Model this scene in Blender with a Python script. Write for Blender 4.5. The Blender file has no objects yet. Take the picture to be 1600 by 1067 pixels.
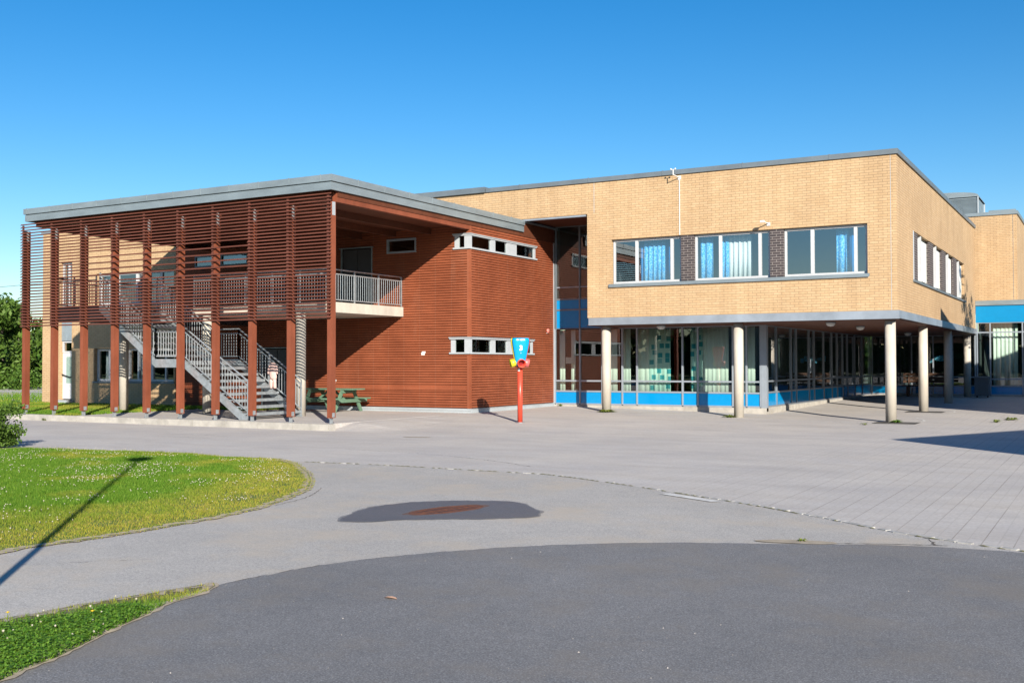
import bpy, math, random
import numpy as np
from mathutils import Vector, Matrix
random.seed(7); rng = np.random.default_rng(7)
PI = math.pi
sc = bpy.context.scene
col = sc.collection

# ------------------------------------------------------------------ helpers
BASE = {}
class MB:
    """collects shapes in world coordinates"""
    def __init__(s): s.v = []; s.f = []; s.smooth = False
    def add(s, vs, fs):
        n = len(s.v); s.v += [tuple(p) for p in vs]; s.f += [tuple(i + n for i in f) for f in fs]; return s
    def box(s, x0, x1, y0, y1, z0, z1):
        if x0 > x1: x0, x1 = x1, x0
        if y0 > y1: y0, y1 = y1, y0
        if z0 > z1: z0, z1 = z1, z0
        return s.add([(x0,y0,z0),(x1,y0,z0),(x1,y1,z0),(x0,y1,z0),(x0,y0,z1),(x1,y0,z1),(x1,y1,z1),(x0,y1,z1)],
              [(0,3,2,1),(4,5,6,7),(0,1,5,4),(1,2,6,5),(2,3,7,6),(3,0,4,7)])
    def quad(s, a, b, c, d): return s.add([a,b,c,d], [(0,1,2,3)])
    def bar(s, a, b, w, h, up=(0,0,1)):
        a = Vector(a); b = Vector(b); d = (b - a).normalized(); up = Vector(up)
        sx = d.cross(up)
        if sx.length < 1e-4: sx = d.cross(Vector((1,0,0)))
        sx.normalize(); sz = sx.cross(d).normalized()
        vs = []
        for p in (a, b):
            for i, j in ((-1,-1),(1,-1),(1,1),(-1,1)): vs.append(p + sx*(i*w/2) + sz*(j*h/2))
        return s.add(vs, [(0,1,2,3),(7,6,5,4),(0,4,5,1),(1,5,6,2),(2,6,7,3),(3,7,4,0)])
    def tube(s, a, b, r0, r1=None, n=12, caps=True):
        r1 = r0 if r1 is None else r1
        a = Vector(a); b = Vector(b); d = (b - a).normalized()
        u = d.cross(Vector((0,0,1)));
        if u.length < 1e-3: u = Vector((1,0,0))
        u.normalize(); w = d.cross(u)
        vs = []
        for p, r in ((a, r0), (b, r1)):
            for k in range(n):
                t = 2*PI*k/n; vs.append(p + u*(r*math.cos(t)) + w*(r*math.sin(t)))
        fs = [(k, (k+1)%n, n+(k+1)%n, n+k) for k in range(n)]
        if caps: fs += [tuple(range(n-1,-1,-1)), tuple(range(n, 2*n))]
        return s.add(vs, fs)
    def lathe(s, cx, cy, prof, n=24, a0=0, a1=2*PI, axis='z'):
        vs = []; m = len(prof)
        full = abs(a1 - a0 - 2*PI) < 1e-6
        cnt = n if full else n + 1
        for k in range(cnt):
            t = a0 + (a1-a0)*k/n
            for r, z in prof: vs.append((cx + r*math.cos(t), cy + r*math.sin(t), z))
        fs = []
        for k in range(n):
            k2 = (k+1) % cnt
            for j in range(m-1): fs.append((k*m+j, k2*m+j, k2*m+j+1, k*m+j+1))
        return s.add(vs, fs)
    def poly(s, pts, z, thick=None):
        n = len(pts)
        if thick is None: return s.add([(p[0],p[1],z) for p in pts], [tuple(range(n))])
        vs = [(p[0],p[1],z) for p in pts] + [(p[0],p[1],z-thick) for p in pts]
        return s.add(vs, [tuple(range(n)), tuple(range(2*n-1,n-1,-1))] + [(i, n+i, n+(i+1)%n, (i+1)%n) for i in range(n)])
    def build(s, name, mat, parent=None, smooth=False):
        me = bpy.data.meshes.new(name)
        b = Vector(BASE.get(parent.name, (0,0,0))) if parent is not None else Vector((0,0,0))
        me.from_pydata([(p[0]-b.x, p[1]-b.y, p[2]-b.z) for p in s.v], [], s.f)
        me.materials.append(mat)
        if smooth or s.smooth: me.polygons.foreach_set('use_smooth', [True]*len(me.polygons))
        me.update()
        o = bpy.data.objects.new(name, me); col.objects.link(o)
        if parent is not None:
            o.parent = parent; BASE[o.name] = BASE.get(parent.name, (0,0,0))
        return o

def thing(name, label, cat, loc=(0,0,0), group=None):
    o = bpy.data.objects.new(name, None); col.objects.link(o)
    o.location = loc; o.empty_display_size = .2; BASE[o.name] = tuple(loc)
    o['label'] = label; o['category'] = cat
    if group: o['group'] = group
    return o
def tag(o, label=None, cat=None, group=None, kind=None):
    if label: o['label'] = label
    if cat: o['category'] = cat
    if group: o['group'] = group
    if kind: o['kind'] = kind
    return o
def dup(root, dloc, label, group=None):
    r = root.copy(); col.objects.link(r); r.location = root.location + Vector(dloc); r['label'] = label
    if group: r['group'] = group
    for ch in list(root.children):
        c = ch.copy(); col.objects.link(c); c.parent = r
        for g in ch.children:
            d = g.copy(); col.objects.link(d); d.parent = c
    return r

def sstep(a, b, x):
    t = np.clip((x-a)/(b-a), 0, 1); return t*t*(3-2*t)
def gz(X, Y):
    X = np.asarray(X, float); Y = np.asarray(Y, float)
    z = .0125*np.maximum(0, Y-31) + np.maximum(np.minimum(.17, .019*np.maximum(0, -X-8))*sstep(21.5, 27, Y), .163*sstep(20.95,22.2,Y)*sstep(15.2,17.3,-X))
    return np.minimum(z, .3)

# ------------------------------------------------------------------ materials
def mat(name): 
    m = bpy.data.materials.new(name); m.use_nodes = True
    nt = m.node_tree; b = nt.nodes['Principled BSDF']; return m, nt, b
def N(nt, t, **k):
    n = nt.nodes.new(t)
    for a, v in k.items():
        if a.startswith('i_'):
            key = a[2:]
            n.inputs[int(key) if key.isdigit() else key].default_value = v
        else: setattr(n, a, v)
    return n
def L(nt, a, b): nt.links.new(a, b)
def coord(nt, scale=(1,1,1), which='Object'):
    tc = N(nt, 'ShaderNodeTexCoord'); mp = N(nt, 'ShaderNodeMapping'); mp.inputs['Scale'].default_value = scale
    L(nt, tc.outputs[which], mp.inputs[0]); return mp.outputs[0]
def ramp(nt, src, stops):
    r = N(nt, 'ShaderNodeValToRGB'); e = r.color_ramp.elements
    while len(e) < len(stops): e.new(.5)
    for i, (p, c) in enumerate(stops): e[i].position = p; e[i].color = (*c, 1) if len(c) == 3 else c
    L(nt, src, r.inputs[0]); return r.outputs[0]
def noise(nt, vec, scale, detail=4, rough=.6):
    n = N(nt, 'ShaderNodeTexNoise'); n.inputs['Scale'].default_value = scale; n.inputs['Detail'].default_value = detail
    n.inputs['Roughness'].default_value = rough
    L(nt, vec, n.inputs['Vector']); return n.outputs[0]
def mixc(nt, fac, a, b, mode='MIX'):
    m = N(nt, 'ShaderNodeMix', data_type='RGBA', blend_type=mode)
    for s_, v in ((0, fac), (6, a), (7, b)):
        if hasattr(v, 'is_output') or isinstance(v, bpy.types.NodeSocket): L(nt, v, m.inputs[s_])
        else: m.inputs[s_].default_value = v if s_ == 0 else (*v, 1)
    return m.outputs[2]
def bump(nt, b, h, strength=.3, dist=.01):
    bp = N(nt, 'ShaderNodeBump'); bp.inputs['Strength'].default_value = strength; bp.inputs['Distance'].default_value = dist
    L(nt, h, bp.inputs['Height']); L(nt, bp.outputs[0], b.inputs['Normal'])
K = .78
def simple(name, c, rough=.6, metal=0, var=.12, scale=6, stretch=(1,1,1), bumpy=0, spec=None):
    m, nt, b = mat(name); c = tuple(x*K for x in c)
    v = coord(nt, stretch); n = noise(nt, v, scale, 5)
    lo = tuple(x*(1-var) for x in c); hi = tuple(min(1, x*(1+var)) for x in c)
    L(nt, ramp(nt, n, [(.3, lo), (.7, hi)]), b.inputs['Base Color'])
    b.inputs['Roughness'].default_value = rough; b.inputs['Metallic'].default_value = metal
    if spec is not None: b.inputs['Specular IOR Level'].default_value = spec
    if bumpy: bump(nt, b, n, bumpy)
    return m

def brick_mat(name, c1, c2, mortar, msize=.012, tint=None):
    m, nt, b = mat(name); c1, c2, mortar = [tuple(x*K for x in q) for q in (c1, c2, mortar)]
    tc = N(nt, 'ShaderNodeTexCoord'); sp = N(nt, 'ShaderNodeSeparateXYZ'); L(nt, tc.outputs['Object'], sp.inputs[0])
    ad = N(nt, 'ShaderNodeMath', operation='ADD'); L(nt, sp.outputs[0], ad.inputs[0]); L(nt, sp.outputs[1], ad.inputs[1])
    cb = N(nt, 'ShaderNodeCombineXYZ'); L(nt, ad.outputs[0], cb.inputs[0]); L(nt, sp.outputs[2], cb.inputs[1])
    br = N(nt, 'ShaderNodeTexBrick'); L(nt, cb.outputs[0], br.inputs['Vector'])
    br.inputs['Scale'].default_value = 1; br.inputs['Brick Width'].default_value = .25; br.inputs['Row Height'].default_value = .075
    br.inputs['Mortar Size'].default_value = msize*.5; br.inputs['Mortar Smooth'].default_value = .2; br.inputs['Bias'].default_value = 0
    br.inputs['Color1'].default_value = (*c1,1); br.inputs['Color2'].default_value = (*c2,1); br.inputs['Mortar'].default_value = (*mortar,1)
    big = noise(nt, tc.outputs['Object'], .55, 5, .65)
    f = ramp(nt, big, [(.3, (.88,.86,.83)), (.7, (1.08,1.07,1.05))])
    c = mixc(nt, 1.0, br.outputs[0], f, 'MULTIPLY')
    sm = noise(nt, tc.outputs['Object'], 9, 3); f2 = ramp(nt, sm, [(.3, (.93,.92,.9)), (.7, (1.06,1.06,1.06))])
    c = mixc(nt, 1.0, c, f2, 'MULTIPLY')
    # faint vertical rain streaks
    mp = N(nt, 'ShaderNodeMapping'); mp.inputs['Scale'].default_value = (2.2, .12, 1); L(nt, cb.outputs[0], mp.inputs[0])
    st = noise(nt, mp.outputs[0], 1.6, 4); f3 = ramp(nt, st, [(.35, (.93,.92,.91)), (.6, (1.03,1.03,1.03))])
    c = mixc(nt, 1.0, c, f3, 'MULTIPLY')
    L(nt, c, b.inputs['Base Color']); b.inputs['Roughness'].default_value = .85
    inv = N(nt, 'ShaderNodeMath', operation='SUBTRACT'); inv.inputs[0].default_value = 1; L(nt, br.outputs['Fac'], inv.inputs[1])
    bump(nt, b, inv.outputs[0], .5, .008)
    return m

M = {}
M['brick'] = brick_mat('yellow_brick', (.645,.458,.272), (.60,.412,.232), (.40,.28,.165), .016)
M['dark_brick'] = brick_mat('dark_brick', (.075,.06,.065), (.045,.038,.045), (.33,.30,.29), .016)

def wood(name, c, var=.25, rough=.62, worn=.0, axis=0):
    m, nt, b = mat(name); c = tuple(x*K for x in c)
    s = [1,1,1]; s[axis] = .15
    v = coord(nt, tuple(s)); n = noise(nt, v, 7, 6, .7); v2 = coord(nt); n2 = noise(nt, v2, .9, 4)
    a = ramp(nt, n, [(.25, tuple(x*(1-var) for x in c)), (.75, tuple(min(1,x*(1+var)) for x in c))])
    f = ramp(nt, n2, [(.3,(.82,.80,.78)), (.7,(1.12,1.14,1.15))])
    o = mixc(nt, 1.0, a, f, 'MULTIPLY')
    if worn:
        n3 = noise(nt, coord(nt, (1,1,1)), 3.1, 8, .75); w = ramp(nt, n3, [(.66,(0,0,0)), (.78,(worn,worn,worn))])
        o = mixc(nt, w, o, (.45,.25,.17))
    if name == 'red_stained_boards':
        tc = N(nt, 'ShaderNodeTexCoord'); sp = N(nt, 'ShaderNodeSeparateXYZ'); L(nt, tc.outputs['Object'], sp.inputs[0])
        fl = N(nt, 'ShaderNodeMath', operation='SNAP'); L(nt, sp.outputs[2], fl.inputs[0]); fl.inputs[1].default_value = .079
        ad = N(nt, 'ShaderNodeMath', operation='ADD'); L(nt, sp.outputs[0], ad.inputs[0]); L(nt, sp.outputs[1], ad.inputs[1])
        sn = N(nt, 'ShaderNodeMath', operation='MULTIPLY'); L(nt, ad.outputs[0], sn.inputs[0]); sn.inputs[1].default_value = .22
        cb = N(nt, 'ShaderNodeCombineXYZ'); L(nt, sn.outputs[0], cb.inputs[0]); L(nt, fl.outputs[0], cb.inputs[1])
        nb = noise(nt, cb.outputs[0], 9, 2, .5); o = mixc(nt, 1.0, o, ramp(nt, nb, [(.3,(.93,.92,.91)), (.7,(1.05,1.06,1.07))]), 'MULTIPLY')
        pp = N(nt, 'ShaderNodeMath', operation='PINGPONG'); L(nt, ad.outputs[0], pp.inputs[0]); pp.inputs[1].default_value = .3
        ls = N(nt, 'ShaderNodeMath', operation='LESS_THAN'); L(nt, pp.outputs[0], ls.inputs[0]); ls.inputs[1].default_value = .012
        m5 = N(nt, 'ShaderNodeMath', operation='MULTIPLY'); L(nt, ls.outputs[0], m5.inputs[0]); m5.inputs[1].default_value = .22
        o = mixc(nt, m5.outputs[0], o, (.30,.14,.09))
        n6 = noise(nt, coord(nt, (1.3,1.3,.35)), 1.0, 6, .7); o = mixc(nt, ramp(nt, n6, [(.55,(0,0,0)), (.8,(.30,.30,.30))]), o, (.34,.16,.10))
    L(nt, o, b.inputs['Base Color']); b.inputs['Roughness'].default_value = rough
    b.inputs['Specular IOR Level'].default_value = .3
    bump(nt, b, n, .12, .004)
    return m
M['clad'] = wood('red_stained_boards', (.315,.086,.037), .12, .7, .25)
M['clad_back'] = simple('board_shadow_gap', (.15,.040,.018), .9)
M['post'] = wood('red_stained_posts', (.26,.073,.036), .2, .65, .4, 2)
M['slat'] = wood('red_stained_slats', (.165,.058,.040), .22, .6, .2)
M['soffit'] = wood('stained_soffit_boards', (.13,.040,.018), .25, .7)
M['zinc'] = simple('zinc_flashing', (.30,.36,.39), .42, .35, .14, 1.4, (1,1,3))
M['zinc_dark'] = simple('dark_zinc', (.20,.24,.27), .5, .3, .14, 1.4)
M['zinc_ledge'] = simple('galvanised_band', (.42,.47,.53), .38, .4, .22, 1.1)
M['flash'] = simple('pale_metal_flashing', (.52,.57,.60), .5, .25, .12, 1.5)
M['alu'] = simple('grey_window_frame', (.36,.41,.47), .4, .2, .06)
M['alu_shade'] = simple('shaded_grey_frame', (.26,.30,.35), .4, .2, .06)  # frame grey darkened to paint in the shade on the side glazing
M['alu_pale'] = simple('pale_grey_frame', (.50,.535,.57), .4, 0, .05)
M['alu_white'] = simple('white_window_frame', (.62,.64,.66), .4, 0, .05)
M['galv'] = simple('galvanised_steel', (.50,.55,.58), .38, .55, .2, 9)
M['concrete'] = simple('cast_concrete', (.60,.55,.47), .85, 0, .14, 2.6, (1,1,.5), .15)
M['kerb'] = simple('kerb_concrete', (.46,.435,.39), .9, 0, .22, 3, (1,1,1), .3)
M['steel_dark'] = simple('dark_steel', (.10,.09,.10), .5, .3)
M['black'] = simple('black_metal', (.02,.02,.022), .5)
M['door_dark'] = simple('dark_grey_door', (.055,.052,.058), .45)
M['door_white'] = simple('white_door', (.78,.79,.80), .4, 0, .04)
M['grey_panel'] = simple('blue_grey_panel', (.30,.36,.40), .45, .1, .08)
M['blue'] = simple('blue_spandrel_glass', (.0,.30,.68), .12, 0, .05)
M['blue_band'] = simple('blue_fascia_panel', (.0,.27,.58), .35, 0, .05)
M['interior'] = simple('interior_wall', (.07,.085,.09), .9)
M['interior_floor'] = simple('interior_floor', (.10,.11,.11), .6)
M['green_paint'] = wood('green_painted_wood', (.145,.26,.175), .18, .6, .3)
M['bench_wood'] = wood('brown_bench_wood', (.10,.055,.035), .25)
M['bin_grey'] = simple('grey_plastic', (.11,.125,.14), .5)
M['red_toy'] = simple('red_powder_coat', (.80,.085,.045), .35, 0, .06)
M['pink_toy'] = simple('faded_red_plastic', (.80,.16,.15), .4, 0, .06)
M['yellow_toy'] = simple('yellow_plastic', (.80,.66,.03), .4, 0, .06)
M['blue_toy'] = simple('blue_plastic', (.0,.36,.72), .25, 0, .05)
M['dark_red'] = simple('dark_red_inside', (.25,.01,.012), .5)
M['white'] = simple('white_paint', (.80,.80,.78), .5, 0, .04)
M['lamp_glass'] = simple('opal_lamp_glass', (.70,.70,.68), .3, 0, .04)
M['pink_cloth'] = simple('pale_pink_cloth', (.80,.56,.50), .9, 0, .08, 14, (1,1,1), .4)
M['paper'] = simple('white_paper', (.75,.76,.74), .8)
M['rust'] = simple('rusty_cast_iron', (.17,.060,.030), .85, .1, .35, 14, (1,1,1), .4)
M['red_bell'] = simple('faded_red_bell', (.75,.22,.17), .4)
M['cable'] = simple('cable_black', (.03,.03,.03), .6)
M['bark'] = simple('grey_brown_bark', (.13,.10,.075), .9, 0, .3, 8, (1,1,.3), .5)
M['house'] = simple('pale_green_grey_render', (.30,.33,.28), .9)
M['house_roof'] = simple('dark_roof_tiles', (.08,.075,.07), .8)
M['render_wall'] = simple('dark_timber_wall', (.10,.075,.06), .9)

def glass(name, tint, gl=.12, scale=2.2, gcol=(1,1,1)):
    m, nt, b = mat(name); nt.nodes.remove(b)
    out = nt.nodes['Material Output']
    tr = N(nt, 'ShaderNodeBsdfTransparent'); tr.inputs[0].default_value = (*tint,1)
    gs = N(nt, 'ShaderNodeBsdfGlossy'); gs.inputs['Roughness'].default_value = .0; gs.inputs[0].default_value = (*gcol,1)
    nz = noise(nt, coord(nt), .8, 2); bp = N(nt, 'ShaderNodeBump'); bp.inputs['Strength'].default_value = .05; bp.inputs['Distance'].default_value = .02
    L(nt, nz, bp.inputs['Height']); L(nt, bp.outputs[0], gs.inputs['Normal'])
    ge = N(nt, 'ShaderNodeNewGeometry'); dt = N(nt, 'ShaderNodeVectorMath', operation='DOT_PRODUCT'); L(nt, ge.outputs['Normal'], dt.inputs[0]); L(nt, ge.outputs['Incoming'], dt.inputs[1])
    ab = N(nt, 'ShaderNodeMath', operation='ABSOLUTE'); L(nt, dt.outputs['Value'], ab.inputs[0]); om = N(nt, 'ShaderNodeMath', operation='SUBTRACT', use_clamp=True); om.inputs[0].default_value = 1; L(nt, ab.outputs[0], om.inputs[1])
    pw = N(nt, 'ShaderNodeMath', operation='POWER'); L(nt, om.outputs[0], pw.inputs[0]); pw.inputs[1].default_value = 5
    fr = N(nt, 'ShaderNodeMath', operation='MULTIPLY_ADD'); L(nt, pw.outputs[0], fr.inputs[0]); fr.inputs[1].default_value = .96; fr.inputs[2].default_value = .04
    mu = N(nt, 'ShaderNodeMath', operation='MULTIPLY_ADD', use_clamp=True); L(nt, fr.outputs[0], mu.inputs[0]); mu.inputs[1].default_value = scale; mu.inputs[2].default_value = gl
    mx = N(nt, 'ShaderNodeMixShader'); L(nt, mu.outputs[0], mx.inputs[0]); L(nt, tr.outputs[0], mx.inputs[1]); L(nt, gs.outputs[0], mx.inputs[2])
    L(nt, mx.outputs[0], out.inputs[0]); return m
M['glass'] = glass('green_tinted_glass', (.76,.88,.83), .07, 1.9)
M['glass_up'] = glass('blue_coated_glass', (.84,.92,.97), .20, 1.9)

def curtain_mat(name, base, dot=None, scale=20, thr=(.48,.56)):
    m, nt, b = mat(name)
    v = coord(nt)
    if dot is None:
        L(nt, ramp(nt, noise(nt, coord(nt,(1,1,.1)), 8), [(.3, tuple(x*.9 for x in base)), (.7, base)]), b.inputs['Base Color'])
    else:
        n = noise(nt, v, scale, 3); L(nt, ramp(nt, n, [(thr[0], base), (thr[1], dot)]), b.inputs['Base Color'])
    b.inputs['Roughness'].default_value = .9
    return m
M['cur_blue'] = curtain_mat('blue_patterned_curtain', (.04,.38,.78), (.30,.66,.88), 26)
M['cur_deep'] = curtain_mat('deep_blue_curtain', (.02,.20,.50), (.02,.22,.54), 3)
M['cur_cream'] = curtain_mat('cream_curtain', (.82,.86,.80))
M['cur_mint'] = curtain_mat('mint_curtain', (.80,.83,.77))
def dots_mat():
    m, nt, b = mat('teal_square_dotted_curtain')
    tc = N(nt, 'ShaderNodeTexCoord'); mp = N(nt, 'ShaderNodeMapping'); mp.inputs['Scale'].default_value = (3.6,3.6,3.6); L(nt, tc.outputs['Object'], mp.inputs[0])
    sp = N(nt, 'ShaderNodeSeparateXYZ'); L(nt, mp.outputs[0], sp.inputs[0])
    cb = N(nt, 'ShaderNodeCombineXYZ'); L(nt, sp.outputs[0], cb.inputs[0]); L(nt, sp.outputs[2], cb.inputs[1])
    vo = N(nt, 'ShaderNodeTexVoronoi', distance='CHEBYCHEV'); vo.inputs['Scale'].default_value = 1; vo.inputs['Randomness'].default_value = .45; L(nt, cb.outputs[0], vo.inputs['Vector'])
    L(nt, ramp(nt, vo.outputs['Distance'], [(.26,(.05,.36,.42)), (.30,(.58,.80,.74))]), b.inputs['Base Color'])
    b.inputs['Roughness'].default_value = .9; return m
M['cur_dots'] = dots_mat()

def asphalt(name, c, speck, sp_hi, rough=.85, patch=.12, fine=130):
    m, nt, b = mat(name); c = tuple(x*K for x in c)
    v = coord(nt); n1 = noise(nt, v, fine, 3, .7); n2 = noise(nt, v, .35, 5, .6); n3 = noise(nt, v, 38, 4, .7)
    a = ramp(nt, n1, [(.30, tuple(x*(1-speck) for x in c)), (.52, c), (.70, tuple(min(1,x*(1+sp_hi)) for x in c))])
    f = ramp(nt, n2, [(.3, (1-patch,)*3), (.7, (1+patch,)*3)])
    f2 = ramp(nt, n3, [(.3, (.86,.86,.86)), (.7, (1.13,1.13,1.13))])
    n5 = noise(nt, v, 2.3, 6, .75); f3 = ramp(nt, n5, [(.32, (.93,.93,.94)), (.68, (1.07,1.06,1.05))])
    o = mixc(nt, 1.0, a, f, 'MULTIPLY'); o = mixc(nt, 1.0, o, f2, 'MULTIPLY'); o = mixc(nt, 1.0, o, f3, 'MULTIPLY')
    # warm dust drifts
    n4 = noise(nt, coord(nt,(1,1,1)), .8, 6, .7); w = ramp(nt, n4, [(.48,(0,0,0)), (.66,(.6,.6,.6))])
    o = mixc(nt, w, o, tuple(min(1, x*y) for x, y in zip(c, (1.16,1.03,.86))))
    L(nt, o, b.inputs['Base Color']); b.inputs['Roughness'].default_value = rough
    bump(nt, b, n1, .55, .004); return m
M['asph_light'] = asphalt('worn_pale_asphalt', (.51,.485,.45), .42, .34, .85, .08, 100)
M['asph_dark'] = asphalt('dark_asphalt', (.222,.220,.221), .48, .75, .8, .13, 95)
M['asph_wet'] = asphalt('damp_asphalt', (.15,.15,.158), .45, .9, .55)

def paving():
    m, nt, b = mat('grey_paving')
    tc = N(nt, 'ShaderNodeTexCoord'); sp = N(nt, 'ShaderNodeSeparateXYZ'); L(nt, tc.outputs['Object'], sp.inputs[0])
    cb = N(nt, 'ShaderNodeCombineXYZ'); L(nt, sp.outputs[1], cb.inputs[0]); L(nt, sp.outputs[0], cb.inputs[1])
    br = N(nt, 'ShaderNodeTexBrick'); L(nt, cb.outputs[0], br.inputs['Vector'])
    br.inputs['Scale'].default_value = 1; br.inputs['Brick Width'].default_value = .14; br.inputs['Row Height'].default_value = .272/2
    br.inputs['Mortar Size'].default_value = .006; br.inputs['Color1'].default_value = (.455,.436,.418,1); br.inputs['Color2'].default_value = (.44,.417,.396,1); br.inputs['Mortar'].default_value = (.405,.385,.365,1)
    # long open joints running away from the viewer, only on the newer right hand bays
    mo = N(nt, 'ShaderNodeMath', operation='PINGPONG'); L(nt, sp.outputs[0], mo.inputs[0]); mo.inputs[1].default_value = .136
    lt = N(nt, 'ShaderNodeMath', operation='LESS_THAN'); L(nt, mo.outputs[0], lt.inputs[0]); lt.inputs[1].default_value = .005
    mk = N(nt, 'ShaderNodeMapRange'); L(nt, sp.outputs[0], mk.inputs[0]); mk.inputs[1].default_value = -6.5; mk.inputs[2].default_value = -3.4
    nz = noise(nt, coord(nt, (3,.25,1)), 1.2, 3); nm = ramp(nt, nz, [(.35,(.0,)*3), (.6,(1,)*3)])
    mu = N(nt, 'ShaderNodeMath', operation='MULTIPLY'); L(nt, lt.outputs[0], mu.inputs[0]); L(nt, mk.outputs[0], mu.inputs[1])
    mu2 = N(nt, 'ShaderNodeMath', operation='MULTIPLY'); L(nt, mu.outputs[0], mu2.inputs[0]); L(nt, nm, mu2.inputs[1])
    v = coord(nt); n1 = noise(nt, v, .5, 6, .65); n2 = noise(nt, v, 24, 4, .7); n3 = noise(nt, coord(nt, (.35,1.6,1)), 1.1, 6, .7)
    o = mixc(nt, 1.0, br.outputs[0], ramp(nt, n1, [(.3,(.90,.90,.92)), (.7,(1.10,1.08,1.04))]), 'MULTIPLY')
    o = mixc(nt, 1.0, o, ramp(nt, n2, [(.3,(.86,.86,.86)), (.7,(1.13,1.13,1.13))]), 'MULTIPLY')
    o = mixc(nt, 1.0, o, ramp(nt, n3, [(.3,(.92,.90,.88)), (.65,(1.05,1.05,1.05))]), 'MULTIPLY')
    o = mixc(nt, mu2.outputs[0], o, (.25,.22,.195))
    L(nt, o, b.inputs['Base Color']); b.inputs['Roughness'].default_value = .88
    bump(nt, b, n2, .25, .004); return m
M['paving'] = paving()

def ground_grass(name, c1, c2, c3):
    m, nt, b = mat(name)
    v = coord(nt); n = noise(nt, v, 1.1, 8, .75); n2 = noise(nt, v, 30, 4, .8)
    a = ramp(nt, n, [(.3,c1), (.5,c2), (.72,c3)])
    o = mixc(nt, 1.0, a, ramp(nt, n2, [(.3,(.6,.6,.6)), (.7,(1.3,1.3,1.3))]), 'MULTIPLY')
    L(nt, o, b.inputs['Base Color']); b.inputs['Roughness'].default_value = .95
    bump(nt, b, n2, .8, .03); return m
M['lawn'] = ground_grass('lawn_soil', (.07,.13,.012), (.12,.17,.025), (.20,.19,.05))
M['verge'] = ground_grass('gravelly_verge', (.16,.13,.09), (.12,.12,.05), (.22,.19,.14))
M['far_ground'] = ground_grass('rough_ground', (.05,.09,.02), (.08,.12,.03), (.12,.13,.05))

def leafmat(name, c1, c2, trans=.35, rough=.5):
    m, nt, b = mat(name)
    g = N(nt, 'ShaderNodeNewGeometry')
    a = ramp(nt, g.outputs['Random Per Island'], [(.0,c1), (1.0,c2)])
    L(nt, a, b.inputs['Base Color']); b.inputs['Roughness'].default_value = rough
    b.inputs['Specular IOR Level'].default_value = .25
    out = nt.nodes['Material Output']; tl = N(nt, 'ShaderNodeBsdfTranslucent'); L(nt, a, tl.inputs[0])
    mx = N(nt, 'ShaderNodeMixShader'); mx.inputs[0].default_value = trans; L(nt, b.outputs[0], mx.inputs[1]); L(nt, tl.outputs[0], mx.inputs[2]); L(nt, mx.outputs[0], out.inputs[0])
    return m
M['leaf_a'] = leafmat('green_leaves', (.045,.10,.015), (.14,.23,.04))
M['leaf_b'] = leafmat('dark_leaves', (.025,.06,.012), (.08,.145,.028))
M['leaf_c'] = leafmat('bright_leaves', (.05,.12,.015), (.14,.24,.04))
M['leaf_cl'] = leafmat('clover_leaves', (.07,.20,.018), (.24,.42,.06), .5)
M['leaf_y'] = leafmat('yellowish_leaves', (.09,.13,.02), (.22,.26,.05))
def grassmat():
    m, nt, b = mat('grass_blades')
    at = N(nt, 'ShaderNodeAttribute', attribute_name='dry'); g = N(nt, 'ShaderNodeNewGeometry')
    gr = ramp(nt, g.outputs['Random Per Island'], [(0,(.055,.15,.010)), (.6,(.12,.245,.018)), (1,(.21,.32,.04))])
    dr = ramp(nt, g.outputs['Random Per Island'], [(0,(.20,.26,.02)), (.55,(.36,.34,.04)), (.85,(.45,.36,.07)), (1,(.36,.21,.09))])
    a = mixc(nt, at.outputs['Fac'], gr, dr)
    L(nt, a, b.inputs['Base Color']); b.inputs['Roughness'].default_value = .6; b.inputs['Specular IOR Level'].default_value = .2
    out = nt.nodes['Material Output']; tl = N(nt, 'ShaderNodeBsdfTranslucent'); L(nt, a, tl.inputs[0])
    mx = N(nt, 'ShaderNodeMixShader'); mx.inputs[0].default_value = .35; L(nt, b.outputs[0], mx.inputs[1]); L(nt, tl.outputs[0], mx.inputs[2]); L(nt, mx.outputs[0], out.inputs[0])
    return m
M['grass'] = grassmat()
M['clover'] = simple('clover_petals', (.50,.46,.36), .8, 0, .2, 30)
M['dandelion'] = simple('yellow_petals', (.80,.55,.02), .7)
M['pebble'] = simple('pale_grit', (.50,.46,.42), .9)
M['moss'] = simple('moss', (.20,.19,.08), .95, 0, .4, 30)
M['stone'] = simple('granite_setts', (.46,.45,.43), .85, 0, .3, 9, (1,1,1), .4)
M['mark'] = simple('worn_white_marking', (.74,.73,.70), .9, 0, .2, 8)
M['leaf_litter'] = simple('dry_leaf', (.45,.28,.2), .8)
M['soil'] = simple('sandy_dirt', (.44,.37,.28), .95, 0, .2, 9)

# ------------------------------------------------------------------ the ground
def sheet(name, x0, x1, y0, y1, step, zf, m, kind='structure'):
    xs = np.arange(x0, x1+1e-6, step); ys = np.arange(y0, y1+1e-6, step)
    XX, YY = np.meshgrid(xs, ys); ZZ = zf(XX, YY); w = len(xs)
    mb = MB(); mb.v = list(map(tuple, np.stack([XX.ravel(), YY.ravel(), ZZ.ravel()], 1).tolist()))
    mb.f = [(j*w+i, j*w+i+1, (j+1)*w+i+1, (j+1)*w+i) for j in range(len(ys)-1) for i in range(w-1)]
    o = mb.build(name, m); tag(o, kind=kind); return o
def flat(name, pts, z, m):
    o = MB().poly(pts, z).build(name, m); tag(o, kind='structure'); return o
flat('ground', [(900*math.cos(t*PI/24), 900*math.sin(t*PI/24)) for t in range(48)], -.06, M['far_ground'])
sheet('paved_plaza', -60, 60, -40, 70, .5, lambda X, Y: gz(X, Y), M['paving'])

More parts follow.
